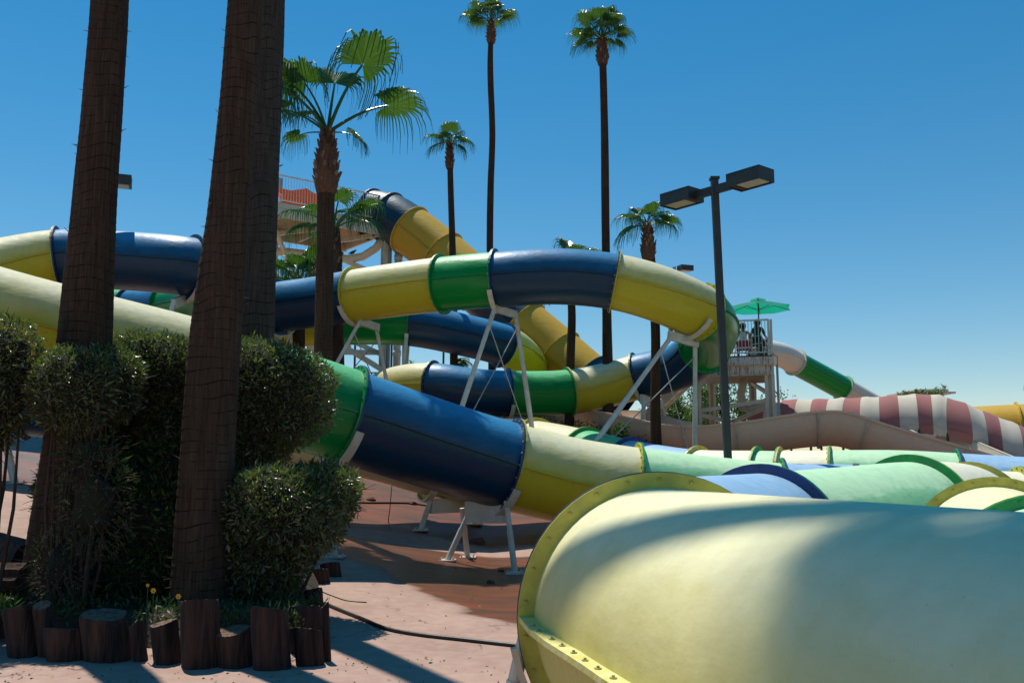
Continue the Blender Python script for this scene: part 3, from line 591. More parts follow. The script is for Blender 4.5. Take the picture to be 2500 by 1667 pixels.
for (p, q) in (((-0.2, 0.1, zz - 0.5), (-1.6, W_ - 0.1, zz - 0.5)), ((-5.1, 0.1, zz - 0.45), (-2.6, W_ * 0.8, zz - 2.3)), ((-2.2, 0.1, zz - 0.5), (-4.0, W_ - 0.1, zz - 0.5)), ((-4.6, 0.1, zz - 0.5), (-5.2, W_ - 0.1, zz - 0.5))):
    lb('brace', 'cream_steel', T, lambda b, p=p, q=q: b.bar(p, q, 0.12, 0.18))
for (x, y) in ((-0.02, 0.1), (-1.6, W_ - 0.2), (-3.4, W_ - 0.2), (X0 + 0.1, 0.1), (X0 + 0.1, W_ - 0.2)):
    lb('column', 'cream_steel', T, lambda b, x=x, y=y: (b.box((x, y, (zz - 0.5) / 2), (0.07, 0.26, zz - 0.5)), b.box((x, y - 0.12, (zz - 0.5) / 2), (0.26, 0.04, zz - 0.5)), b.box((x, y + 0.12, (zz - 0.5) / 2), (0.26, 0.04, zz - 0.5))))
for (p, q) in (((-1.6, W_ - 0.2, zz - 0.6), (-0.05, 0.1, zz - 2.3)), ((-1.6, W_ - 0.2, 3.2), (-0.05, 0.1, 1.2)), ((-1.6, W_ - 0.2, 4.5), (-0.7, 1.7, 2.2)), ((-0.05, 0.1, 1.9), (-3.4, W_ - 0.2, 2.0)), ((-3.4, W_ - 0.2, 4.0), (-0.05, 0.1, 1.8)), ((-3.4, W_ - 0.2, zz - 2.0), (-1.6, W_ - 0.2, zz - 3.6))):
    lb('brace', 'cream_steel', T, lambda b, p=p, q=q: b.bar(p, q, 0.14, 0.2))
lb('corner_post', 'galv', T, lambda b: b.box((0.09, -0.08, (zz + 1.05) / 2), (0.12, 0.12, zz + 1.05)))
railing(T, (X0, -0.02), (0.0, -0.02), zz, 1.05, 0.115, 'white_paint', 0.010); railing(T, (X0, W_), (-0.9, W_), zz, 1.05, 0.14, 'white_paint', 0.012)
lb('drain_pipe', 'cream_steel', T, lambda b: b.tube([(X0 + 1, W_ - 0.5, zz - 1.25), (-3.0, W_ - 0.6, zz - 1.12), (-1.6, W_ - 1.2, zz - 1.22), (-0.9, W_ - 1.9, zz - 1.36), (-0.45, 1.2, zz - 1.28), (-0.1, 0.7, zz - 0.95), (0.05, 0.5, zz - 0.6)], 0.17, 14), True)
wpz = 0.30
wv = MB(); wv.tube([(0.55, 0.0, 0.0), (0.55, 0.0, zz - 0.35)], 0.155, 16); wv.tube([(0.55, 0, zz - 0.4), (0.55, 0, zz + 0.08), (0.5, 0.0, zz + 0.2), (0.38, 0.02, zz + 0.27), (0.2, 0.1, zz + 0.24)], 0.155, 14)
for q in (1.9, 4.2, zz - 1.4): wv.tube([(0.55, 0, q - 0.1), (0.55, 0, q + 0.1)], 0.18, 16)
o = wv.build('riser_pipe', M['white_steel'], None, True, origin=(0, 0, 0)); o.parent = T
# orange raft leaning inside the railing, with its round hole
bpy.context.view_layer.update(); Tm = T.matrix_basis
raft = empty('raft', Tm @ Vector((-4.3, 0.5, zz)), 'orange plastic raft with a round hole standing behind the tower railing', 'raft'); raft.rotation_euler.z = ang
def raft_fn(b):
    n = 28; Lh, Hh = 0.85, 0.40
    for sg, (x0, x1) in enumerate(((-1.0, 0.35), (0.35, 2.9))):
        pass
    out = [(-1.0, 0.03), (2.0, 0.03), (2.1, 0.35), (1.9, 0.60), (1.3, 0.76), (0.9, 0.92), (0.55, 0.85), (0.3, 0.70), (-0.6, 0.72), (-1.0, 0.62)]
    cx, cz, r_ = -0.25, 0.32, 0.17; m_ = 40
    outer = []
    def hit(a):
        d = Vector((math.cos(a), math.sin(a)))
        best = None
        for i in range(len(out)):
            p, q = Vector(out[i]), Vector(out[(i + 1) % len(out)]); e = q - p; den = d.x * e.y - d.y * e.x
            if abs(den) < 1e-6: continue
            t_ = ((p.x - cx) * e.y - (p.y - cz) * e.x) / den; u_ = ((p.x - cx) * d.y - (p.y - cz) * d.x) / den
            if t_ > 0 and -1e-4 <= u_ <= 1.0001 and (best is None or t_ < best): best = t_
        return cx + d.x * best, cz + d.y * best
    H = [hit(2 * math.pi * k / m_) for k in range(m_)]; I = [(cx + r_ * math.cos(2 * math.pi * k / m_), cz + r_ * math.sin(2 * math.pi * k / m_)) for k in range(m_)]
    vs = [(x, 0, z) for x, z in H] + [(x, 0, z) for x, z in I] + [(x, 0.25, z) for x, z in H] + [(x, 0.25, z) for x, z in I]; fs = []
    for k in range(m_):
        j = (k + 1) % m_; fs += [(k, j, m_ + j, m_ + k), (2 * m_ + k, 3 * m_ + k, 3 * m_ + j, 2 * m_ + j), (k, 2 * m_ + k, 2 * m_ + j, j), (m_ + k, m_ + j, 3 * m_ + j, 3 * m_ + k)]
    b.add(vs, fs)
lb('hull', 'orange', raft, raft_fn)
def ringfn(b):
    pts = [(-0.25 + 0.18 * math.cos(2 * math.pi * k / 24), -0.01, 0.32 + 0.18 * math.sin(2 * math.pi * k / 24)) for k in range(25)]; b.tube(pts, 0.02, 6)
lb('grommet', 'white_paint', raft, ringfn)
sg_ = empty('notice_board', Tm @ Vector((-4.4, 1.8, zz)), 'grey panel standing behind the tower railing above the raft', 'board'); sg_.rotation_euler.z = ang
lb('panel', 'galv', sg_, lambda b: b.box((0.2, 0, 1.15), (0.75, 0.04, 0.8))); lb('post', 'galv', sg_, lambda b: b.box((0.2, 0.05, 0.45), (0.06, 0.06, 0.9)))
# pigeons on the drain pipe
for k, (x, y, lab) in enumerate(((-0.72, 1.62, 'dark pigeon nearest the tower corner on the curved drain pipe'), (-0.98, 2.0, 'dark pigeon in the middle of the three on the drain pipe'), (-1.25, 2.26, 'dark pigeon farthest from the tower corner on the drain pipe'))):
    p = Tm @ Vector((x, y, zz - 1.20 + (0.02 if k == 2 else -0.03)))
    b = MB(); n = 10; prof = [(-0.17, 0.01, 0.06), (-0.10, 0.03, 0.08), (-0.03, 0.06, 0.10), (0.05, 0.065, 0.13), (0.10, 0.04, 0.17), (0.13, 0.032, 0.205), (0.16, 0.028, 0.215), (0.185, 0.008, 0.205), (0.21, 0.003, 0.20)]
    b.tube([p + Vector((a_ * math.cos(k * 2), a_ * math.sin(k * 2), h + 0.05)) for a_, r_, h in prof], [r_ for _, r_, _ in prof], n)
    for s_ in (-0.02, 0.02): b.tube([p + Vector((s_, s_, 0)), p + Vector((s_, s_, 0.12))], 0.006, 5)
    tag(b.build('pigeon', M['black_steel'], None, True, origin=p), lab, 'bird', 'pigeons on the drain pipe').location = p

# ================================================================== STRIPED CANOPY
cpath = catmull([(P(*p), None) for p in ((1842, 1048, 31.0), (2000, 1048, 30), (2130, 1045, 29.2), (2285, 1041, 28.5), (2340, 1056, 28.2), (2400, 1081, 28.0), (2500, 1121, 27.6), (2700, 1205, 27))], 0.12)
cp_ = [p for p, _ in cpath]; Lc = [0]
for i in range(1, len(cp_)): Lc.append(Lc[-1] + (cp_[i] - cp_[i - 1]).length)
CR = empty('striped_canopy', Vector((cp_[0].x, cp_[0].y, float(gz(cp_[0].x, cp_[0].y)))), 'arched rose and cream striped canopy over the flume at right, scalloped lower edge', 'canopy')
pw = 0.50; i0 = 0; k = 0; Rc = 1.02
while Lc[i0] < Lc[-1] - 0.3:
    i1 = min(len(cp_) - 1, next((i for i in range(i0, len(cp_)) if Lc[i] >= (k + 1) * pw), len(cp_) - 1))
    if i1 <= i0: break
    b = MB(); vs = []; n = 26; rows = 0
    for i in range(i0, i1 + 1):
        t, sd, up_ = frame(cp_, i); sd = Vector((sd.x, sd.y, 0)).normalized(); up_ = Vector((0, 0, 1))
        f = (Lc[i] / (pw * 1.45)) % 1.0; rr = Rc * (1.02 - 0.045 * math.sin(math.pi * f) ** 0.6)
        for j in range(n + 1):
            an = R_(-2 + 184 * j / n); vs.append(cp_[i] + sd * math.cos(an) * rr + up_ * math.sin(an) * rr)
        rows += 1
    fs = [(i * (n + 1) + j, i * (n + 1) + j + 1, (i + 1) * (n + 1) + j + 1, (i + 1) * (n + 1) + j) for i in range(rows - 1) for j in range(n)]
    b.add(vs, fs); pn = b.build('canopy_panel', M['canvas_rose' if k % 2 == 0 else 'canvas_cream'], CR, True)
    vb = MB(); vs = []
    for i in range(i0, i1 + 1):
        t, sd, _ = frame(cp_, i); sd = Vector((sd.x, sd.y, 0)).normalized(); sc_ = abs(math.sin(math.pi * Lc[i] / 0.33)) * 0.07
        q = cp_[i] + sd * Rc * 1.0
        vs += [q + Vector((0, 0, 0.0)) , q + sd * (-0.06) + Vector((0, 0, -0.24 - sc_))]
    vb.add(vs, [(2 * i, 2 * i + 1, 2 * i + 3, 2 * i + 2) for i in range(rows - 1)]); vb.build('valance', M['canvas_rose' if k % 2 == 0 else 'canvas_cream'], pn)
    t, sd, _ = frame(cp_, i1); sd = Vector((sd.x, sd.y, 0)).normalized()
    if k % 2 == 1:
        hb = MB(); hb.tube([cp_[i1] + sd * math.cos(R_(a_)) * (Rc - 0.06) + Vector((0, 0, math.sin(R_(a_)) * (Rc - 0.06))) for a_ in range(0, 181, 12)], 0.03, 6); hb.build('hoop', M['cream_steel'], CR)
        for s_ in (1, -1):
            p = cp_[i1] + sd * s_ * (Rc - 0.06); hb = MB(); hb.tube([p, Vector((p.x, p.y, float(gz(p.x, p.y))))], 0.04, 6); hb.build('post', M['black_steel'], CR)
    i0 = i1; k += 1

# far pavilion roof showing over the canopy
pv = P(2250, 1000, 62); PV = empty('pavilion', Vector((pv.x, pv.y, float(gz(pv.x, pv.y)))), 'low tan pavilion roof just showing above the striped canopy', 'pavilion')
def pl(name, mat, fn): b = MB(); fn(b); return b.build(name, M[mat], PV)
zr = P(2250, 962, 62).z
pl('roof', 'rust_steel', lambda b: (b.box((pv.x, pv.y, zr), (3.4, 3, 0.12)), b.box((pv.x + 0.3, pv.y, zr + 0.16), (2.2, 2.2, 0.2))))
for i in (-1.5, 1.5): pl('post', 'cream_steel', lambda b, i=i: b.box((pv.x + i, pv.y, zr / 2), (0.15, 0.15, zr)))

# ================================================================== LAMPS
base = G(1776, 1128); lampY = 16.5; pb = P(1776, 1128, lampY); pt = P(1744, 440, lampY); gzl = float(gz(pb.x, pb.y))
LP = empty('lamp_post', Vector((pb.x + 0.02, pb.y, gzl)), 'tall black square lamp post with two box lamp heads, standing right of centre', 'lamp post', 'black lamp posts')
bb = MB(); bb.bar((pb.x + 0.04, pb.y, gzl), pt, 0.125, 0.125, (0, 1, 0)); bb.build('pole', M['black_steel'], LP)
bb = MB(); bb.box(pt + Vector((0, 0, 0.03)), (0.17, 0.17, 0.05)); bb.build('cap', M['black_steel'], LP)
ad = (P(1868, 425, 15.6) - P(1614, 470, 17.5)); ad.z = 0; ad.normalize(); adn = Vector((-ad.y, ad.x, 0)); rotz = Matrix.Rotation(math.atan2(ad.y, ad.x), 3, 'Z')
bb = MB(); bb.bar(pt - ad * 0.48 + Vector((0, 0, -0.19)), pt + ad * 0.48 + Vector((0, 0, -0.19)), 0.10, 0.15); bb.build('arm', M['black_steel'], LP)
for s_ in (-1, 1):
    c = pt + ad * s_ * 0.80 + Vector((0, 0, -0.16)); bb = MB()
    bb.box(c + Vector((0, 0, 0.10)), (0.72, 0.46, 0.03), rotz)
    for (dx, dy, sx_, sy_) in ((0.35, 0, 0.02, 0.46), (-0.35, 0, 0.02, 0.46), (0, 0.22, 0.68, 0.02), (0, -0.22, 0.68, 0.02)): bb.box(c + rotz @ Vector((dx, dy, -0.02)), (sx_, sy_, 0.23), rotz)
    h = bb.build('lamp_head', M['black_steel'], LP)
    bb = MB(); bb.box(c + rotz @ Vector((0.06 * s_, 0, -0.10)), (0.52, 0.38, 0.02), rotz); bb.build('lens', M['lens'], h)
    bb = MB(); bb.box(c + rotz @ Vector((-0.27 * s_, 0, -0.105)), (0.10, 0.40, 0.03), rotz); bb.build('ballast_cover', M['twig'], h)
def small_lamp(px, py, Y, label, sg=1, wdt=0.62, post_y=None):
    p = P(px, py, Y); g_ = float(gz(p.x, p.y)); e = empty('lamp_post', Vector((p.x, p.y, g_)), label, 'lamp post', 'black lamp posts')
    bb = MB(); bb.bar((p.x, p.y, g_), p, 0.13, 0.13, (0, 1, 0)); bb.build('pole', M['galv'] if sg == 1 else M['black_steel'], e)
    c = p + Vector((0.48 * sg, -0.1, -0.08)); rz = Matrix.Rotation(0.35 * sg, 3, 'Z'); bb = MB(); bb.box(c, (wdt, 0.42, 0.24), rz); h = bb.build('lamp_head', M['black_steel'], e)
    bb = MB(); bb.box(c + Vector((0, 0, -0.125)), (wdt - 0.1, 0.34, 0.02), rz); bb.build('lens', M['lens'], h)
small_lamp(1646, 652, 40, 'distant single-head lamp showing over the yellow bend of the loop slide')
small_lamp(250, 438, 21, 'lamp post hidden behind the leftmost palm trunk with one dark head sticking out', 1.001, 0.5)
for k, (px, py, lab) in enumerate(((822, 835, 'thin black pole farthest left under the rear green pipe'), (868, 800, 'thin black pole between the tower braces'), (957, 800, 'thin black pole beside the white riser pipe'), (985, 830, 'thin black pole just left of the rear blue pipe joint'), (1083, 845, 'thin black pole under the rear blue pipe'))):
    p = P(px, py, 46); g_ = float(gz(p.x, p.y)); b = MB(); b.tube([(p.x, p.y, g_), p], 0.06, 6); e = tag(b.build('pole', M['black_steel'], None, origin=(p.x, p.y, g_)), lab, 'pole', 'thin black poles beyond the slides'); e.location = (p.x, p.y, g_)
fe = empty('fence', P(900, 930, 45), 'dark picket fence glimpsed far behind under the slides', 'fence'); fz = float(gz(fe.location.x, 45)); fe.location.z = fz
ztop = P(900, 908, 45).z
lbb = MB(); lbb.bar(P(760, 908, 45), P(1140, 912, 45), 0.05, 0.06); lbb.build('rail', M['black_steel'], fe)
me = baluster(ztop - fz, 0.02, 'black_steel')
for k in range(46): child('picket', me, fe, (-2.9 + k * 0.17, 0, 0))

# ================================================================== PALMS
FROND = {}
def frond_mesh(elev, seed, R=1.0, pet=0.62, n=44):
    """fan leaf with petiole, leaving the origin along +x at the given elevation"""
    key = (elev, seed, pet)
    if key in FROND: return FROND[key]
    rg = random.Random(seed * 31 + elev); b = MB(); e = R_(elev)
    # petiole arcs over
    pp = []; 
    for i in range(7):
        s = i / 6; ee = e - R_(26) * s * s; pp.append((s, ee))
    q = Vector((0, 0, 0)); pts = [q.copy()]
    for s, ee in pp[1:]: q = q + Vector((math.cos(ee), 0, math.sin(ee))) * (pet / 6); pts.append(q.copy())
    ee = pp[-1][1] - R_(8); b.m = 0
    b.tube(pts, [0.034 - 0.016 * i / 6 for i in range(7)], 5, False)
    ax = Vector((math.cos(ee), 0, math.sin(ee))); nr = Vector((-math.sin(ee), 0, math.cos(ee))); sd = Vector((0, 1, 0))
    fold = 0.30 + rg.random() * 0.15
    for k in range(n):
        ph = R_(-126 + 252 * (k + 0.5) / n) ; w0 = R_(252 / n) * 0.5
        ln = R * (0.80 + 0.25 * math.cos(ph)) * (0.9 + 0.2 * rg.random()); droop = (0.55 + 0.5 * rg.random()) * (1.0 + 0.5 * (1 - math.cos(ph)))
        side = math.sin(ph)
        def pt(s, a):
            d = (ax * math.cos(a) + sd * math.sin(a)); base_ = q + d * (ln * s) + nr * (abs(math.sin(a)) * fold * ln * s * 0.55)
            dr = max(0, s - 0.42); base_ = base_ - Vector((0, 0, 1)) * (dr * dr * 2.0 * ln * droop) - d * (dr * dr * 1.0 * ln * droop)
            return base_
        rows = []
        for s in (0.03, 0.26, 0.48, 0.64, 0.82, 1.0):
            ww = w0 * (1.0 if s <= 0.48 else max(0.06, (1.05 - s) / 0.55 * 0.55))
            mid = pt(s, ph) + nr * (0.018 * R * min(1, s * 2)); rows.append((pt(s, ph - ww), mid, pt(s, ph + ww)))
        vs = [v for r in rows for v in r]; fs = []
        for i in range(len(rows) - 1): fs += [(3 * i, 3 * i + 1, 3 * i + 4, 3 * i + 3), (3 * i + 1, 3 * i + 2, 3 * i + 5, 3 * i + 4)]
        b.add(vs, fs)
    me = bpy.data.meshes.new('frond'); me.from_pydata([tuple(v) for v in b.v], [], b.f); me.materials.append(M['palm_leaf']); FROND[key] = me; return me
def palm(label, trunk, crown_R, fronds, bark='bark', boots=None, detail=False, group='fan palms', seed=1, ring=0.10, pet=0.62, flare=1.0):
    """trunk: list of (px,py,Y,width px) from top to ground"""
    rg = random.Random(seed)
    pts = [(P(a, b_, c_), w_ * c_ / FPX / 2) for a, b_, c_, w_ in trunk]
    # carry the trunk down to the ground
    lo, lr = pts[-1]; g_ = float(gz(lo.x, lo.y))
    if lo.z > g_:
        d = (pts[-1][0] - pts[-2][0]); d = d / max(0.01, -d.z); f = lo + d * (lo.z - g_ + 0.1) * 0.6; f.z = g_ - 0.05; pts.append((f, lr * 1.12 * flare))
    pts = pts[::-1]
    cm = catmull([(p, None) for p, _ in pts], 0.3); D = [p for p, _ in cm]
    kz = [p.z for p, _ in pts]; kr = [r for _, r in pts]
    root = empty('palm_tree', Vector((D[0].x, D[0].y, float(gz(D[0].x, D[0].y)))), label, 'palm tree', group)
    H = D[-1].z - D[0].z; st = ring / (9 if detail else 4); m_ = int(H / st); na = 44 if detail else 18
    zs = np.linspace(D[0].z, D[-1].z, m_); dz = np.array([p.z for p in D]); cx = np.interp(zs, dz, [p.x for p in D]); cy = np.interp(zs, dz, [p.y for p in D]); rr = np.interp(zs, kz, kr)
    an = np.linspace(0, 2 * np.pi, na, endpoint=False); AA, ZZ = np.meshgrid(an, zs)
    ph1, ph2 = rg.random() * 6, rg.random() * 6
    s_ = ZZ / ring + 0.25 * np.sin(ZZ * 2.3 + ph1) + 0.3 * np.sin(ZZ * 5.1 + ph2)
    for _ in range(7): s_ = s_ + rg.uniform(0.05, 0.20) * np.sin(rg.choice((1, 1, 2, 3)) * AA + rg.uniform(-9, 9) * ZZ + rg.random() * 6)
    fr_ = s_ - np.floor(s_); gro = -0.022 * np.exp(-((fr_ - 0.06) / 0.06) ** 2) + 0.013 * (1 - fr_) + 0.012 * np.sin(AA * 7 + ZZ * 5 + ph1) * 0.5 + 0.02 * np.sin(AA * 2 + ZZ * 1.3 + ph2)
    RR = rr[:, None] * (1 + gro * (1.0 if detail else 1.3))
    V = np.stack([cx[:, None] + RR * np.cos(AA), cy[:, None] + RR * np.sin(AA), ZZ], 2).reshape(-1, 3)
    i_, j_ = np.meshgrid(np.arange(m_ - 1), np.arange(na), indexing='ij'); a0 = (i_ * na + j_).ravel(); a1 = (i_ * na + (j_ + 1) % na).ravel()
    F_ = np.stack([a0, a1, a1 + na, a0 + na], 1)
    tr = np_mesh('trunk', V, F_, M[bark], root, True, root.location)
    uvl = tr.data.uv_layers.new(name='UVMap'); fu = fr_.ravel(); uvs = np.zeros((len(F_) * 4, 2)); uvs[:, 1] = fu[F_.ravel()]
    uvl.data.foreach_set('uv', uvs.ravel())
    if detail:     # short broken leaf-stalk stubs along the rings
        sb = MB()
        for _ in range(int(H * 9)):
            i = rg.randrange(m_); a_ = rg.random() * 6.28; r_ = rr[i]; p = Vector((cx[i] + r_ * math.cos(a_), cy[i] + r_ * math.sin(a_), zs[i])); d = Vector((math.cos(a_), math.sin(a_), rg.uniform(-0.2, 1.0))).normalized()
            sb.tube([p, p + d * rg.uniform(0.03, 0.07)], [0.006, 0.002], 4)
        sb.build('stubs', M['twig'], root)['kind'] = 'stuff'
    top = D[-1]
    if boots:      # skirt of cut leaf bases: (length m, bulge radius m)
        bl, br = boots; bt = MB(); nb = int(90 * bl / 1.2)
        cone = MB(); cone.tube([top + Vector((0, 0, -bl + bl * s)) for s in (0, 0.15, 0.4, 0.7, 1.0, 1.1)], [br * x for x in (0.72, 0.92, 0.95, 0.75, 0.42, 0.2)], 12); cone.build('leaf_base_sheath', M['boot'], root, True)
        for k in range(nb):
            s = (k + 0.5) / nb; a_ = k * 2.399; rad = br * (0.70 + 0.95 * s) if s < 0.3 else br * (1.0 - 0.62 * (s - 0.3) / 0.7); z_ = top.z - bl + bl * s
            out = Vector((math.cos(a_), math.sin(a_), 0)); tn = Vector((-math.sin(a_), math.cos(a_), 0)); c = Vector((top.x, top.y, z_)) + out * rad * 0.86
            h_ = rg.uniform(0.10, 0.20) * (br / 0.27) ; ww = rg.uniform(0.035, 0.06) * (br / 0.27); lean = rg.uniform(0.12, 0.45); d = (Vector((0, 0, 1)) + out * lean + tn * rg.uniform(-0.25, 0.25)).normalized()
            bt.m = 1 if rg.random() < 0.22 else 0
            bt.add([c - tn * ww, c + tn * ww, c + tn * ww * 0.8 + d * h_, c - tn * ww * 0.8 + d * h_, c - tn * ww * 0.3 + out * 0.04 + d * h_ * 0.3, c + tn * ww * 0.3 + out * 0.04 + d * h_ * 0.3, c + out * 0.035 + d * h_ * 1.15], [(0, 1, 5, 4), (4, 5, 6), (1, 2, 6, 5), (0, 4, 6, 3), (2, 3, 6), (0, 3, 2, 1)])
        bt.build('cut_leaf_bases', [M['boot'], M['boot_pale']], root)['kind'] = 'stuff'
    for k, (az, el, s) in enumerate(fronds):
        el_k = int(round(el / 20.0) * 20); me = frond_mesh(el_k, (seed + k) % 3, 1.0, pet)
        o = bpy.data.objects.new('frond', me); COL.objects.link(o); o.parent = root; o.location = top - root.location + Vector((0, 0, 0.0)); o.rotation_euler = (rg.uniform(-0.25, 0.25), R_(el_k - el) * 1.0, R_(az)); o.scale = (crown_R * s,) * 3
    return root
def ring_crown(n, seed, lo=-30, hi=80, s=(0.8, 1.1)):
    rg = random.Random(seed); return [(k * 137.5 + rg.uniform(-15, 15), hi - (hi - lo) * (k / (n - 1)) ** 0.9 + rg.uniform(-8, 8), rg.uniform(*s)) for k in range(n)]

palm('thick brown palm trunk at far left, rising out of the clipped shrub', [(303, -2470, 9.6, 58), (288, -700, 9.6, 76), (268, 0, 9.6, 90), (250, 260, 9.6, 98), (228, 530, 9.6, 106), (205, 850, 9.6, 124), (180, 1100, 9.6, 140), (146, 1400, 9.6, 168)], 0.85, ring_crown(13, 3, -15, 80, (0.8, 1.1)), detail=True, group='big palm trunks in the planter', seed=11, ring=0.115, flare=1.05)
palm('thickest brown palm trunk in front of the shrubs, left of the slim palm', [(682, -2340, 9.0, 58), (645, -800, 9.0, 72), (600, 0, 9.0, 88), (580, 260, 9.0, 92), (556, 530, 9.0, 102), (528, 800, 9.0, 120), (510, 1063, 9.0, 124), (494, 1380, 9.0, 140)], 0.85, ring_crown(13, 5, -15, 80, (0.8, 1.1)), detail=True, group='big palm trunks in the planter', seed=12, ring=0.105)
palm('greyish palm trunk standing directly behind the thickest trunk', [(705, -2650, 10.9, 54), (675, -700, 10.9, 66), (658, 0, 10.9, 76), (648, 260, 10.9, 80), (636, 530, 10.8, 84), (622, 850, 10.8, 90)], 0.85, ring_crown(13, 8, -15, 80, (0.8, 1.1)), bark='bark_grey', detail=True, group='big palm trunks in the planter', seed=13, ring=0.11)
palm('mid-height fan palm with a bulging boot-clad neck in front of the launch tower', [(800, 325, 17, 38), (796, 470, 17, 44), (794, 600, 17, 42), (791, 760, 17, 44), (789, 870, 17, 46)], 0.98, [(-35, 74, 1.34), (8, 42, 1.2), (178, 56, 1.15), (200, 66, 1.1), (100, 82, 1.15), (-130, 76, 0.95), (200, 34, 0.85), (-15, 0, 0.5), (240, 22, 0.6), (165, 12, 0.55)], pet=1.15, boots=(1.25, 0.245), seed=4, ring=0.075)
palm('slender palm left of centre, lower crown of the two beside each other', [(1098, 352, 30, 13), (1100, 450, 30, 15), (1105, 620, 30, 17), (1108, 850, 30, 20)], 0.72, [(-80, 68, 1.0), (190, 38, 1.0), (-20, 22, 0.95), (40, 70, 0.9), (140, 62, 0.8), (205, 5, 0.8), (-30, -8, 0.75), (100, 45, 0.8), (-120, 50, 0.7)], boots=(0.9, 0.15), seed=5, ring=0.09)
palm('very tall thin palm left of centre, crown cut by the top edge', [(1199, 55, 34, 12), (1197, 170, 34, 15), (1202, 330, 34, 16), (1198, 450, 34, 16), (1196, 600, 34, 17), (1200, 800, 34, 18)], 0.68, ring_crown(16, 21, 24, 88, (0.8, 1.2)), pet=0.95, boots=(0.9, 0.19), seed=6)
palm('very tall thin palm right of centre beside the lamp post', [(1470, 96, 28, 16), (1472, 160, 28, 18), (1476, 330, 28, 20), (1478, 520, 28, 20), (1482, 800, 28, 23), (1486, 1050, 28, 30)], 0.68, ring_crown(18, 33, 16, 88, (0.75, 1.2)), pet=0.95, boots=(0.9, 0.2), seed=7)
palm('shorter fan palm with a fat rusty neck behind the lamp head', [(1581, 552, 24, 18), (1590, 640, 24, 21), (1600, 800, 24, 23), (1600, 1000, 24, 25), (1602, 1080, 24, 27)], 0.74, [(110, 75, 0.95), (186, 38, 1.0), (-8, 30, 1.0), (200, 0, 0.95), (-60, 70, 0.9), (20, 62, 0.85), (150, 55, 0.8), (-30, 15, 0.85)], boots=(1.0, 0.20), seed=8)
palm('palm behind the upper blue pipe with only frond tips showing above it', [(1388, 648, 28, 18), (1396, 760, 28, 20), (1392, 900, 28, 21), (1390, 1040, 28, 24)], 0.84, [(110, 82, 1.2), (10, 46, 1.15), (175, 45, 0.9), (-60, 60, 0.9), (200, -25, 1.0), (-10, 0, 0.8), (60, 50, 0.9), (140, 65, 0.9)], boots=(0.8, 0.19), seed=9)
palm('leafy palm directly behind the slim palm neck, in front of the tower deck', [(815, 560, 26.5, 30), (818, 640, 26.5, 34), (822, 800, 26.5, 34)], 0.98, [(-60, 64, 1.0), (172, 42, 1.1), (6, 52, 1.15), (190, 15, 0.9), (-25, 22, 0.95), (60, 62, 0.9), (240, 40, 0.9), (-100, 10, 0.8), (120, 15, 0.8), (20, 60, 0.9)], boots=(1.6, 0.27), seed=10, pet=0.95)
palm('low bushy palm under the tower deck just right of the grey trunk', [(730, 700, 27.5, 30), (730, 800, 27.5, 30)], 0.95, ring_crown(13, 44, 20, 82, (0.9, 1.15)), pet=0.9, boots=(0.8, 0.22), seed=14)
palm('stub of a dark palm glimpsed below the rear blue pipe', [(1118, 880, 36, 30), (1118, 950, 36, 30)], 0.5, [(0, 10, 0.9), (-40, -10, 0.8), (30, 35, 0.8), (-80, 0, 0.7)], boots=(0.7, 0.26), seed=15)
palm('palm beyond the right edge of the photo with drooping frond tips in view', [(2562, 905, 34, 22), (2562, 1000, 34, 24)], 0.75, ring_crown(14, 55, -30, 75, (0.8, 1.0)), boots=(0.8, 0.19), seed=16)

# ================================================================== SHRUBS
def leaves(C, Nn, size, rng, tilt=0.9, wr=0.30):
    """vectorised leaf blades: centre C, outward normals Nn; each a folded four-triangle blade"""
    n = len(C); d = Nn + rng.normal(0, tilt, (n, 3)); d /= np.linalg.norm(d, axis=1)[:, None]
    r = rng.normal(0, 1, (n, 3)); s = np.cross(d, r); s /= np.linalg.norm(s, axis=1)[:, None]; u = np.cross(s, d)
    L = (size * rng.uniform(0.6, 1.35, n))[:, None]; W = L * wr * 0.5
    v = np.stack([C, C + d * L * 0.45 + s * W + u * W * 0.4, C + d * L - u * L * 0.12, C + d * L * 0.45 - s * W + u * W * 0.4, C + d * L * 0.5], 1)
    V = v.reshape(-1, 3); b = np.arange(n)[:, None] * 5
    F = np.concatenate([b + np.array([[0, 1, 4]]), b + np.array([[1, 2, 4]]), b + np.array([[4, 2, 3]]), b + np.array([[0, 4, 3]])], 1).reshape(-1, 3)
    return V, F
def ell_noise(u, seed):
    a = np.array([np.sin(u @ k + p) for k, p in ((np.array([3.1, 1.7, 2.3]), seed), (np.array([-2.2, 4.1, 1.9]), seed * 2.1), (np.array([5.2, -3.3, 6.1]), seed * 0.7), (np.array([9, 7, -8.]), seed))])
    b_ = np.array([np.sin(u @ k + seed * q) for k, q in ((np.array([17., 11, 14]), 1.1), (np.array([-13., 19, 16]), 2.3), (np.array([23., -17, 9]), 0.4))])
    return 1 + 0.05 * a[0] + 0.05 * a[1] + 0.03 * a[2] + 0.02 * a[3] + 0.022 * b_[0] * b_[1] + 0.018 * b_[2]
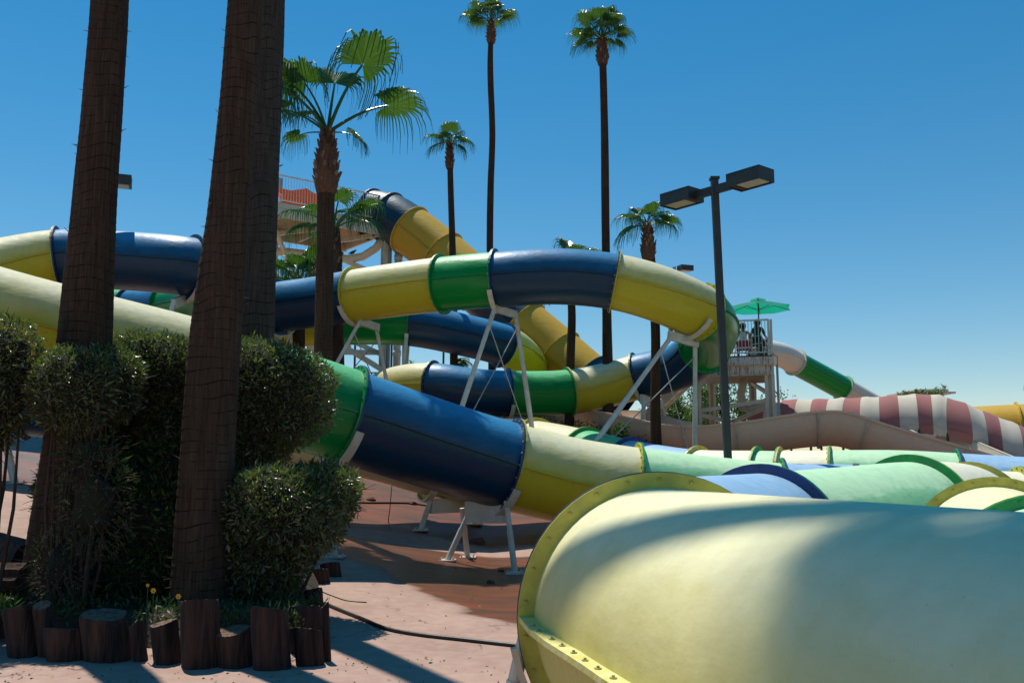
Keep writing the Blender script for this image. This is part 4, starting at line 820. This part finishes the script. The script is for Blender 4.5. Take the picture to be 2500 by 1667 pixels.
def shrub(label, blobs, dens, size=0.06, dry=0.2, group='clipped shrubs in the planter', stems=(), core=0.84, leaf='shrub_leaf'):
    """blobs: (px, py, Y, half-width px, half-height px, depth m)"""
    rng = np.random.default_rng(int(abs(blobs[0][0]) + 5)); Vs, Fs, off = [], [], 0; Vd, Fd, offd = [], [], 0
    c0 = P(*blobs[0][:3]); root = empty('shrub', Vector((c0.x, c0.y, float(gz(c0.x, c0.y)))), label, 'shrub', group)
    cores = []
    for bi, (px, py, Y, wx, hy, dp) in enumerate(blobs):
        c = P(px, py, Y); rx, rz = wx * Y / FPX, hy * Y / FPX; n = int(dens * (rx * rz + rx * dp + dp * rz) * 4 / 3 * 3.14)
        u = rng.normal(0, 1, (n, 3)); u /= np.linalg.norm(u, axis=1)[:, None]; u = u / ((np.abs(u) ** 2.25).sum(1) ** (1 / 2.25))[:, None]; rad = ell_noise(u, bi + 1.3) * (1 - np.abs(rng.normal(0, 0.07, n))) + (rng.random(n) < 0.05) * rng.random(n) * 0.12
        Cn = np.array([c.x, c.y, c.z]) + u * rad[:, None] * np.array([rx, dp, rz]); nn = u / np.array([rx, dp, rz]); nn /= np.linalg.norm(nn, axis=1)[:, None]
        isd = rng.random(n) < dry * (0.4 + 1.2 * (u[:, 2] < 0))
        V, F = leaves(Cn[~isd], nn[~isd], size * rng.uniform(0.6, 1.5, (~isd).sum()), rng, 0.95, 0.28); Vs.append(V); Fs.append(F + off); off += len(V)
        V, F = leaves(Cn[isd], nn[isd], size * 0.9, rng, 1.1, 0.2); Vd.append(V); Fd.append(F + offd); offd += len(V)
        cores.append((c, rx * core, dp * core, rz * core, bi))
    o = np_mesh('foliage', np.concatenate(Vs), np.concatenate(Fs), M[leaf], root, False, root.location); o['kind'] = 'stuff'
    if offd: o = np_mesh('dry_foliage', np.concatenate(Vd), np.concatenate(Fd), M['dry_leaf'], root, False, root.location); o['kind'] = 'stuff'
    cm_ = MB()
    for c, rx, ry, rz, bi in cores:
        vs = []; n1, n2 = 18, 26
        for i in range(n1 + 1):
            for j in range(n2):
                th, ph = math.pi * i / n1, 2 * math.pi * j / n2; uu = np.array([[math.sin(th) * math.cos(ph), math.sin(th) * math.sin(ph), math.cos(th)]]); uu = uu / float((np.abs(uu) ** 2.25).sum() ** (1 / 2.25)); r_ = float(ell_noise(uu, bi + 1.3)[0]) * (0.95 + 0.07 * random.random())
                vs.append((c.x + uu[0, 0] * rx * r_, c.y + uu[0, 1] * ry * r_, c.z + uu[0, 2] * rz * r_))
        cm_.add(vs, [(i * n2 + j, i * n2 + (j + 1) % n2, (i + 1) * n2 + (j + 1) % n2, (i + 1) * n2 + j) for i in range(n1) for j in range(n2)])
    cm_.build('light_blocking_twig_core', M['core'], root, False)['kind'] = 'stuff'  # solid dark stand-in for the inner branches, added to block light
    tw = MB(); rg = random.Random(3)
    for (px, py, Y, wx, hy, dp) in blobs:
        c = P(px, py, Y); f = Vector((c0.x + rg.uniform(-0.1, 0.1), c0.y, float(gz(c0.x, c0.y))))
        for _ in range(5):
            e = c + Vector((rg.uniform(-0.6, 0.6) * wx * Y / FPX, rg.uniform(-0.5, 0.5) * dp, rg.uniform(-0.4, 0.2) * hy * Y / FPX)); mdd = (f + e) / 2 + Vector((rg.uniform(-0.1, 0.1), rg.uniform(-0.1, 0.1), 0.05))
            tw.tube([f, mdd, e], [0.022, 0.016, 0.008], 6)
        for _ in range(90):      # bare twigs poking through the surface
            u = Vector((rg.gauss(0, 1), -abs(rg.gauss(0, 1)), rg.gauss(-0.3, 1))).normalized(); a_ = c + Vector((u.x * wx * Y / FPX * 0.8, u.y * dp * 0.8, u.z * hy * Y / FPX * 0.8))
            tw.tube([a_, a_ + (u + Vector((rg.uniform(-1, 1), rg.uniform(-1, 1), rg.uniform(-1, 1))) * 0.7).normalized() * rg.uniform(0.12, 0.3)], [0.005, 0.002], 4)
    tw.build('stems', M['twig'], root)['kind'] = 'stuff'
    return root
shrub('tall dome-clipped shrub right of the thickest trunk, against the green pipe', [(650, 965, 10.1, 165, 130, 0.6), (560, 930, 10.3, 130, 110, 0.5), (590, 1080, 10.3, 120, 120, 0.5)], 3000, 0.054, 0.35)
shrub('tall flat-topped shrub between the two big trunks, striped by shadow', [(380, 915, 10.3, 150, 100, 0.5), (300, 960, 10.2, 125, 110, 0.45), (440, 1080, 10.4, 140, 170, 0.5), (300, 1070, 10.4, 110, 90, 0.4), (250, 900, 10.2, 90, 80, 0.4)], 3000, 0.054, 0.3)
shrub('round shrub head in front of the leftmost trunk', [(178, 950, 9.0, 98, 98, 0.36), (262, 935, 9.5, 85, 90, 0.35)], 3000, 0.052, 0.2)
shrub('dark rounded shrub at the lower right end of the planter with a sunlit top', [(685, 1255, 9.3, 150, 112, 0.6), (785, 1205, 9.6, 92, 72, 0.45), (600, 1340, 9.3, 115, 150, 0.4), (660, 1370, 9.2, 85, 80, 0.35)], 2700, 0.058, 0.15)
shrub('shaded shrub low between the two big trunks', [(340, 1240, 9.9, 120, 130, 0.4), (400, 1330, 9.6, 130, 160, 0.4), (300, 1390, 9.4, 130, 100, 0.35), (440, 1210, 10.0, 140, 150, 0.4), (200, 1200, 10.2, 100, 110, 0.35)], 1500, 0.07, 0.25, core=0.8, leaf='bed_leaf')  # darker leaf colour paints in the shade low in the planter
shrub('thin straggly shrub in the shade at the foot of the leftmost trunk', [(230, 1230, 8.8, 95, 130, 0.25), (150, 1380, 8.8, 70, 90, 0.22), (215, 1110, 8.9, 70, 70, 0.2)], 600, 0.055, 0.65, core=0.5, leaf='bed_leaf')  # same dark leaves, the shade put into their colour
shrub('shrub cut off by the left edge of the photo', [(5, 870, 9.0, 88, 95, 0.42), (20, 960, 9.0, 62, 80, 0.34), (-20, 1040, 9.0, 50, 60, 0.28)], 1700, 0.06, 0.2, core=0.7)
# hillside ground cover behind the tubes, and the trees beyond
def scatter_cover(name, label, x0, x1, y0, y1, n, size, leaf, h, cat):
    rng = np.random.default_rng(9); x = rng.uniform(x0, x1, n); y = rng.uniform(y0, y1, n); cl = 0.5 + 0.5 * np.sin(x * 1.7 + 1) * np.sin(y * 1.3); keep = rng.random(n) < 0.25 + 0.75 * cl; x, y, cl = x[keep], y[keep], cl[keep]
    z = gz(x, y) + rng.random(len(x)) * h * (0.3 + cl); C = np.stack([x, y, z], 1); V, F = leaves(C, np.tile([0, 0, 1.0], (len(C), 1)), size, rng, 0.9)
    o = np_mesh(name, V, F, M[leaf]); tag(o, label, cat, kind='stuff')
scatter_cover('ground_cover', 'low dark planting on the hillside behind the small green pipe', 0.5, 6.0, 25.5, 33, 9000, 0.14, 'dry_leaf', 0.5, 'ground cover')
def tree(label, px, py, Y, wx, hy, n, leaf='tree_leaf', group='leafy trees beyond the slides', size=0.16):
    c = P(px, py, Y); root = empty('tree', Vector((c.x, c.y, float(gz(c.x, c.y)))), label, 'tree', group); rng = np.random.default_rng(int(px)); rg = random.Random(px)
    rx, rz = wx * Y / FPX, hy * Y / FPX; b = MB(); f = root.location.copy(); crotch = f + Vector((0, 0, max(0.5, c.z - rz * 0.8 - f.z)))
    b.tube([f, (f + crotch) / 2 + Vector((0.05, 0, 0)), crotch], [0.2, 0.16, 0.13], 8); tips = []
    for k in range(11):
        e = c + Vector((rg.uniform(-0.9, 0.9) * rx, rg.uniform(-0.8, 0.8) * rx, rg.uniform(-0.6, 0.9) * rz)); md = (crotch + e) / 2 + Vector((rg.uniform(-0.2, 0.2),) * 3); b.tube([crotch, md, e], [0.08, 0.05, 0.015], 5); tips.append(e); tips.append((md + e) / 2)
    b.build('trunk', M['twig'], root)
    tips = np.array([[v.x, v.y, v.z] for v in tips]); ext = tips[rng.integers(0, len(tips), 60)] + rng.normal(0, 0.35, (60, 3)) * np.array([rx, rx, rz]) * 0.8; tips = np.concatenate([tips, ext])
    C = tips[rng.integers(0, len(tips), n)] + rng.normal(0, 1, (n, 3)) * np.array([rx, rx, rz]) * 0.13; V, F = leaves(C, np.tile([0, 0, 0.2], (n, 1)), size, rng, 1.0, 0.28)
    np_mesh('crown', V, F, M[leaf], root, False, root.location)
tree('green leafy tree behind the columns of the parasol deck', 1770, 1000, 36, 110, 75, 9000)
tree('loose green tree beyond the left columns of the parasol deck', 1650, 1025, 38, 75, 60, 6000)
tree('small feathery tree tip over the canopy ridge', 2262, 975, 60, 28, 22, 1400, size=0.25)
tree('tiny bush top beside the far tan pavilion', 2222, 975, 60, 18, 14, 800, size=0.2)
tree('small thin shrub on the slope left of the tall right-hand palm base', 1512, 1058, 25, 14, 28, 900, size=0.13)
tree('dark tree top just showing over the lower yellow pipe', 1050, 925, 60, 40, 22, 2200, size=0.25)

# ================================================================== PLANTER
def log(label, x0, x1, yt, yb, Y=None, lean=0.0, group='weathered logs edging the planter'):
    xc = (x0 + x1) / 2
    if Y is None: Y = 1.65 * FPX / (yb - HOR)
    p = P(xc, yb, Y); p.z = float(gz(p.x, p.y)); tp = P(xc + lean, yt, Y + 0.12); h = tp.z - p.z; r = (x1 - x0) * Y / FPX / 2
    root = empty('log_post', p, label, 'log', group); rg = random.Random(int(x0 * 7 + yt)); n = 40; ph = rg.random() * 6
    b = MB(); vs = []; ks = [0, 0.15, 0.35, 0.55, 0.75, 0.92, 1.0]; prof = [1 + 0.06 * math.sin(3 * 6.28 * j / n + ph) + 0.03 * math.sin(7 * 6.28 * j / n + 2 * ph) + rg.uniform(-0.035, 0.02) - (0.09 if rg.random() < 0.10 else 0) for j in range(n)]
    for s in ks:
        for j in range(n):
            a_ = 6.283 * j / n; rr = r * prof[j] * (1 if s < 0.99 else 0.95) * (1 + rg.uniform(-0.015, 0.015)); hh = h * s + (rg.uniform(-0.004, 0.004) + 0.03 * math.cos(a_ + ph) if s > 0.9 else 0)
            vs.append((p.x + rr * math.cos(a_) + (tp.x - p.x) * s, p.y + 0.12 + rr * math.sin(a_) * 0.85, p.z - 0.03 + hh))
    b.add(vs, [(i * n + j, i * n + (j + 1) % n, (i + 1) * n + (j + 1) % n, (i + 1) * n + j) for i in range(len(ks) - 1) for j in range(n)]); b.build('bark_side', M['log'], root, True)
    e = MB(); top = vs[-n:]; c = tuple(sum(v[k] for v in top) / n for k in range(3)); mid = [tuple(c[k] + (v[k] - c[k]) * 0.55 + (0.004 * rg.random() if k == 2 else 0) for k in range(3)) for v in top]
    e.add(top + mid + [c], [(j, (j + 1) % n, n + (j + 1) % n, n + j) for j in range(n)] + [(n + j, n + (j + 1) % n, 2 * n) for j in range(n)]); e.build('cut_end', M['log_end'], root)
log('wide log at the far left end of the planter front', 5, 84, 1472, 1584); log('narrow log leaning against the leftmost wide one', 82, 124, 1468, 1586)
log('short squat log with a rounded top, third along from the left', 105, 200, 1526, 1592, lean=4); log('broad dark log deep in shade left of the two thin ones', 202, 311, 1490, 1594)
log('thinnest log of the planter front', 314, 348, 1513, 1598); log('slim pale log between the thinnest one and the tallest', 366, 430, 1511, 1603)
log('tallest log in the middle of the planter front', 433, 523, 1457, 1611, lean=8); log('low dark log just right of the tallest one', 524, 610, 1529, 1610)
log('tall cracked log with pale ridges right of the middle', 612, 701, 1475, 1615); log('reddish log near the right front corner', 716, 784, 1526, 1607)
log('tall dark log behind the reddish corner log', 702, 780, 1472, 1560, Y=8.1); log('thin red log standing at the right front corner', 782, 802, 1468, 1600)
log('sunlit-topped log on the right side of the planter', 748, 799, 1385, 1448); log('log half behind the sunlit-topped one', 722, 756, 1396, 1452, Y=11.0)
log('log at the far right back of the planter', 779, 828, 1369, 1436); log('tiny stub beside the far right log', 797, 817, 1425, 1447); log('low log in the shade on the right side', 735, 785, 1432, 1510, Y=9.5)
for (a_, b_, r_, lab) in ((P(-70, 1330, 10.5), P(72, 1372, 9.9), 0.20, 'fallen weathered log lying at the left edge, upper of the two'), (P(-80, 1410, 9.6), P(70, 1412, 9.3), 0.15, 'fallen weathered log lying at the left edge, lower of the two')):
    b = MB(); n = 18; d = (b_ - a_).normalized(); s1 = d.cross(Vector((0, 0, 1))).normalized(); u1 = s1.cross(d); rg = random.Random(int(r_ * 100)); pr = [1 + rg.uniform(-0.12, 0.12) for _ in range(n)]; vs = []
    for i in range(9):
        for j in range(n): vs.append(a_ + (b_ - a_) * i / 8 + (s1 * math.cos(6.283 * j / n) + u1 * math.sin(6.283 * j / n)) * r_ * pr[j] * (1 + rg.uniform(-0.03, 0.03)))
    b.add(vs, [(i * n + j, i * n + (j + 1) % n, (i + 1) * n + (j + 1) % n, (i + 1) * n + j) for i in range(8) for j in range(n)] + [tuple(range(n))[::-1], tuple(range(8 * n, 9 * n))])
    # a log stacked on soil: drop it to rest
    lo = min(v[2] for v in vs); o = b.build('fallen_log', M['log'], None, False, origin=a_); o.location = a_; tag(o, lab, 'log', 'fallen logs at the left edge')
# planter bed
bed = [G(-120, 1560), G(60, 1580), G(250, 1592), G(450, 1604), G(640, 1608), G(760, 1598), G(765, 1500), G(768, 1455), G(775, 1435)]
bed = [Vector((v.x * 1.0, v.y + 0.22, v.z)) for v in bed] + [Vector((-2.45, 11.6, 0)), Vector((-3.2, 12.0, 0)), Vector((-5.0, 11.4, 0)), Vector((-6.4, 9.5, 0)), Vector((-5.6, 8.0, 0))]
c = sum(bed, Vector()) / len(bed); b = MB(); K = 9; vs = []
for i in range(K + 1):
    for v in bed:
        q = v + (c - v) * (i / K); q.z = max(0, float(gz(q.x, q.y))) + (-0.05 if i == 0 else 0.27 + 0.06 * math.sin(q.x * 5) * math.sin(q.y * 4) + 0.05 * i / K); vs.append(q)
n = len(bed); b.add(vs, [(i * n + j, i * n + (j + 1) % n, (i + 1) * n + (j + 1) % n, (i + 1) * n + j) for i in range(K) for j in range(n)]); tag(b.build('soil', M['soil'], None, True), kind='structure')
# grass and creeping plants in the bed
rng = np.random.default_rng(4); n = 2600; t_ = rng.random(n); x = -5.1 + t_ * 3.3; y = 8.12 + rng.random(n) ** 1.3 * 1.3 - 0.13 * (x + 3.4); cl = np.sin(x * 3.1) * np.sin(y * 4.3) > -0.35; x, y = x[cl], y[cl]
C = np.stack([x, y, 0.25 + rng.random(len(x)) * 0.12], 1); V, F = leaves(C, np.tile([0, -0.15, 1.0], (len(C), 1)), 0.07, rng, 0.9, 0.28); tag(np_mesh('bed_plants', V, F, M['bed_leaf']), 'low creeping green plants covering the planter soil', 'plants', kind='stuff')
n = 420; C = np.stack([rng.uniform(-5.2, -4.7, n), rng.uniform(8.4, 8.9, n), np.full(n, 0.27)], 1); V, F = leaves(C, np.tile([0, 0, 1.0], (n, 1)), 0.13, rng, 0.6, 0.10); tag(np_mesh('grass', V, F, M['grass']), 'bright green grass tuft in the left end of the planter', 'grass', kind='stuff')
for k, (px, py, lab) in enumerate(((375, 1441, 'small orange flower deeper in the shaded planter'), (436, 1455, 'small orange flower beside the tallest log'), (361, 1428, 'tiny orange flower bud behind the other two'))):
    p = P(px, py, 7.9); b = MB()
    for q in range(6):
        a_ = q * 1.047; d = Vector((math.cos(a_), -0.3, math.sin(a_))); s_ = Vector((-math.sin(a_), 0, math.cos(a_))); r_ = 0.017 if k < 2 else 0.011
        b.add([p, p + d * r_ + s_ * r_ * 0.5, p + d * r_ * 1.5, p + d * r_ - s_ * r_ * 0.5], [(0, 1, 2, 3)])
    f = empty('flower', Vector((p.x, p.y, 0.27)), lab, 'flower', 'orange flowers in the planter'); b.build('petals', M['flower'], f); b = MB(); b.tube([(p.x, p.y + 0.01, 0.25), p], 0.004, 5); b.build('stem', M['bed_leaf'], f)

# ================================================================== GROUND CLUTTER
def hose(label, px, r, name='hose', cat='hose'):
    pts = [p for p, _ in catmull([(G(a_, b_, r * 0.9), None) for a_, b_ in px], 0.08)]; b = MB(); b.tube(pts, r, 10); o = b.build(name, M['hose'], None, True, origin=pts[0]); o.location = pts[0]; return tag(o, label, cat)
hose('black hose snaking across the pink concrete from the planter to the slide leg', [(792, 1472), (830, 1488), (880, 1508), (950, 1536), (1030, 1550), (1120, 1560), (1210, 1570), (1300, 1580), (1400, 1600)], 0.019)
hose('thin wire lying on the concrete beside the planter corner', [(757, 1435), (780, 1442), (815, 1456), (850, 1466), (895, 1470)], 0.006, 'wire', 'wire')
hose('black cable lying across the wet concrete under the big blue pipe', [(860, 1226), (900, 1227), (960, 1227), (1010, 1229), (1060, 1237)], 0.018, 'cable', 'cable')
b = MB(); top = P(957, 1180, 16.0); fo = G(953, 1293); b.tube([top, P(952, 1240, 16), P(948, 1270, 16), fo + Vector((0, 0, 0.01))], 0.008, 5); o = b.build('wire', M['hose'], None, True, origin=fo); o.location = fo; tag(o, 'loose wire hanging from the big blue pipe down to the concrete', 'wire')
for (px, py, r_, lab) in ((1166, 1326, 0.11, 'dark rock in the shade right of the near trestle leg'), (1198, 1424, 0.05, 'small brown stone on the wet stain near the closest slide'), (906, 1221, 0.07, 'dark stone beside the black cable'), (1008, 1231, 0.06, 'flat dark stone at the end of the black cable'), (1223, 1395, 0.035, 'tiny dark pebble in the shadow of the big pipe')):
    g_ = G(px, py); b = MB(); rg = random.Random(px); vs = [g_ + Vector((0, 0, r_ * 0.95))]
    for i in range(1, 4):
        for j in range(8):
            th = i * 0.6; rr = r_ * (1 + rg.uniform(-0.2, 0.2)); vs.append(g_ + Vector((rr * 1.4 * math.sin(th) * math.cos(j * 0.785), rr * math.sin(th) * math.sin(j * 0.785), rr * math.cos(th) - (0.0 if i < 3 else 0.03))))
    b.add(vs, [(0, 1 + j, 1 + (j + 1) % 8) for j in range(8)] + [(1 + i * 8 + j, 9 + i * 8 + j, 9 + i * 8 + (j + 1) % 8, 1 + i * 8 + (j + 1) % 8) for i in range(2) for j in range(8)])
    o = b.build('stone', M['rock'], None, False, origin=g_); o.location = g_; tag(o, lab, 'stone', 'stones on the concrete')
for (px, py, Y, lab) in ((2090, 1139, 14.6, 'small hooked bracket on top of the pale blue pipe'), (2413, 1152, 14.3, 'small hooked bracket on top of the cream pipe at right')):
    p = P(px, py, Y); p.z -= 0.03; b = MB(); b.box(p + Vector((0, 0, 0.02)), (0.09, 0.07, 0.07)); b.box(p + Vector((0, 0, 0.07)), (0.10, 0.03, 0.03)); b.tube([p, p + Vector((-0.02, -0.02, -0.02)), p + Vector((-0.09, -0.1, -0.06))], 0.006, 5)
    o = b.build('bracket', M['galv'], None, False, origin=p); o.location = p; tag(o, lab, 'bracket', 'brackets on the low pipes')

rng = np.random.default_rng(21); n = 520; x = rng.uniform(-5.5, 0.6, n); y = np.concatenate([rng.uniform(6.6, 8.0, n // 2), rng.uniform(7.0, 15.5, n - n // 2)]); ok = (y < 7.6) | (x > -1.4); x, y = x[ok], y[ok]
C = np.stack([x, y, gz(x, y) + 0.006], 1); V, F = leaves(C, rng.normal(0, 1, (len(C), 3)) * np.array([1, 1, 0.05]), 0.035, rng, 0.05, 0.4); tag(np_mesh('leaf_litter', V, F, M['dry_leaf']), 'dry leaf litter strewn over the concrete around the planter', 'leaf litter', kind='stuff')

# ================================================================== PEOPLE ON THE RIGHT DECK
def person(label, loc, rz, joints, edges, mat_of, hair, mats):
    me = bpy.data.meshes.new('tmp'); names = list(joints); me.from_pydata([joints[k][:3] for k in names], [(names.index(a_), names.index(b_)) for a_, b_ in edges], [])
    o = bpy.data.objects.new('tmp', me); COL.objects.link(o); md = o.modifiers.new('s', 'SKIN'); o.modifiers.new('u', 'SUBSURF').levels = 2
    for i, k in enumerate(names):
        sv = me.skin_vertices[0].data[i]; r_ = joints[k][3]; sv.radius = (r_, joints[k][4] if len(joints[k]) > 4 else r_); sv.use_root = (k == 'pelvis')
    bpy.context.view_layer.update(); ev = o.evaluated_get(bpy.context.evaluated_depsgraph_get()); nm = bpy.data.meshes.new_from_object(ev); bpy.data.objects.remove(o)
    root = empty('person', loc, label, 'person'); root.rotation_euler.z = rz
    for m in mats: nm.materials.append(M[m])
    J = {k: Vector(v[:3]) for k, v in joints.items()}
    for p in nm.polygons:
        k = min(J, key=lambda q: (J[q] - p.center).length); p.material_index = mat_of(k, p.center); p.use_smooth = True
    bo = bpy.data.objects.new('body', nm); COL.objects.link(bo); bo.parent = root
    for nm_, mt, fn in hair: lb(nm_, mt, root, fn, True)
    return root
def ball(b, c, r, sx=1, sy=1, sz=1, n=12, z0=-1.0):
    vs = []; m_ = 8
    for i in range(m_ + 1):
        th = math.pi * i / m_
        for j in range(n): vs.append((c[0] + r * sx * math.sin(th) * math.cos(6.283 * j / n), c[1] + r * sy * math.sin(th) * math.sin(6.283 * j / n), c[2] + r * sz * max(z0, math.cos(th))))
    b.add(vs, [(i * n + j, i * n + (j + 1) % n, (i + 1) * n + (j + 1) % n, (i + 1) * n + j) for i in range(m_) for j in range(n)])
S = 0.30  # seat height of the low beach chairs; the sitter looks along +y
J = {'pelvis': (0, 0, S + 0.10, 0.13, 0.11), 'belly': (0, -0.02, S + 0.27, 0.115, 0.09), 'chest': (0, 0.0, S + 0.44, 0.14, 0.10), 'neck': (0, 0.02, S + 0.57, 0.05), 'head': (0, 0.04, S + 0.68, 0.085, 0.09), 'crown': (0, 0.04, S + 0.76, 0.07),
     'shL': (-0.17, 0.0, S + 0.51, 0.05), 'elL': (-0.24, 0.02, S + 0.27, 0.038), 'wrL': (-0.22, 0.20, S + 0.20, 0.026), 'haL': (-0.21, 0.28, S + 0.19, 0.03, 0.016), 'shR': (0.17, 0.0, S + 0.51, 0.05), 'elR': (0.24, 0.02, S + 0.27, 0.038), 'wrR': (0.22, 0.20, S + 0.20, 0.026), 'haR': (0.21, 0.28, S + 0.19, 0.03, 0.016),
     'knL': (-0.16, 0.44, S + 0.15, 0.06), 'anL': (-0.17, 0.52, 0.08, 0.038), 'toL': (-0.18, 0.68, 0.035, 0.032), 'knR': (0.16, 0.44, S + 0.15, 0.06), 'anR': (0.17, 0.52, 0.08, 0.038), 'toR': (0.18, 0.68, 0.035, 0.032), 'hiL': (-0.10, 0.05, S + 0.08, 0.085), 'hiR': (0.10, 0.05, S + 0.08, 0.085)}
E_ = [('pelvis', 'belly'), ('belly', 'chest'), ('chest', 'neck'), ('neck', 'head'), ('head', 'crown'), ('chest', 'shL'), ('shL', 'elL'), ('elL', 'wrL'), ('wrL', 'haL'), ('chest', 'shR'), ('shR', 'elR'), ('elR', 'wrR'), ('wrR', 'haR'), ('pelvis', 'hiL'), ('hiL', 'knL'), ('knL', 'anL'), ('anL', 'toL'), ('pelvis', 'hiR'), ('hiR', 'knR'), ('knR', 'anR'), ('anR', 'toR')]
def fingers(b, c, s_):
    for k in range(4): b.tube([Vector(c) + Vector(((k - 1.5) * 0.014, 0.02, 0)), Vector(c) + Vector(((k - 1.5) * 0.016, 0.055 - abs(k - 1.5) * 0.006, -0.006)), Vector(c) + Vector(((k - 1.5) * 0.016, 0.075 - abs(k - 1.5) * 0.008, -0.026))], [0.0075, 0.007, 0.005], 6)
    b.tube([Vector(c) + Vector((-0.022 * s_, -0.01, 0)), Vector(c) + Vector((-0.04 * s_, 0.02, -0.004)), Vector(c) + Vector((-0.036 * s_, 0.045, -0.014))], [0.009, 0.008, 0.006], 6)
def face(b, z):  # nose and ears on the skin
    b.tube([(0, 0.125, z + 0.02), (0, 0.150, z - 0.015)], [0.008, 0.014], 6)
    for s_ in (-1, 1): ball(b, (s_ * 0.088, 0.04, z), 0.02, 0.5, 0.9, 1.3, 8)
hp = lambda z: [('fingers', 'skin', lambda b: (fingers(b, (-0.21, 0.28, S + 0.19), -1), fingers(b, (0.21, 0.28, S + 0.19), 1))), ('face_features', 'skin', lambda b: face(b, z))]
rzN = N_root.rotation_euler.z
person('person in a white tank top and pink cap on the low white chair', Nw(-0.86, 0.55, 0), rzN, J, E_, lambda k, c: 1 if k in ('belly', 'chest') else (2 if k in ('pelvis', 'hiL', 'hiR') else 0),
       [('hair', 'hair', lambda b: (ball(b, (0, 0.02, S + 0.70), 0.104, 1, 1.05, 1.05, 14), ball(b, (0.05, -0.10, S + 0.62), 0.04))), ('cap', 'pink', lambda b: (ball(b, (0, 0.03, S + 0.735), 0.108, 1, 1, 0.85, 14, 0.0), b.box((0, 0.15, S + 0.74), (0.13, 0.11, 0.012))))] + hp(S + 0.68), ['skin', 'white_cloth', 'red_cloth'])
person('person with dark hair in dark green clothes seated in the deck corner under the parasol', Nw(-0.42, 0.95, 0.16), rzN - 0.5, J, E_, lambda k, c: 0 if k in ('head', 'crown', 'neck', 'haL', 'haR', 'wrL', 'wrR', 'toL', 'toR') else 1,
       [('hair', 'hair', lambda b: (ball(b, (0, 0.01, S + 0.70), 0.112, 1, 1.1, 1.1, 14), ball(b, (0, -0.05, S + 0.52), 0.09, 1.0, 0.6, 1.6)))] + hp(S + 0.68), ['skin', 'dark_cloth'])
def chair(label, loc, rz, sling):
    e = empty('beach_chair', loc, label, 'chair', 'low chairs on the right-hand deck'); e.rotation_euler.z = rz
    lb('seat', sling, e, lambda b: b.box((0, 0.16, S - 0.03), (0.44, 0.42, 0.03))); lb('backrest', sling, e, lambda b: b.box((0, -0.15, S + 0.12), (0.42, 0.025, 0.20)))
    for s_ in (-1, 1):
        lb('leg', 'white_paint', e, lambda b, s_=s_: b.bar((s_ * 0.22, -0.16, S + 0.24), (s_ * 0.30, 0.40, 0.0), 0.025, 0.025)); lb('leg', 'white_paint', e, lambda b, s_=s_: b.bar((s_ * 0.23, 0.38, S - 0.01), (s_ * 0.33, -0.26, 0.0), 0.025, 0.025))
    lb('frame', 'white_paint', e, lambda b: (b.bar((-0.23, -0.17, S + 0.245), (0.23, -0.17, S + 0.245), 0.03, 0.03), b.bar((-0.25, -0.17, S - 0.0), (0.25, -0.17, S - 0.0), 0.03, 0.03)))
chair('low white folding chair with a red back under the person in the pink cap', Nw(-0.86, 0.55, 0), rzN, 'red_cloth'); chair('low chair with a dark sling in the deck corner', Nw(-0.42, 0.95, 0.16), rzN - 0.5, 'dark_cloth')
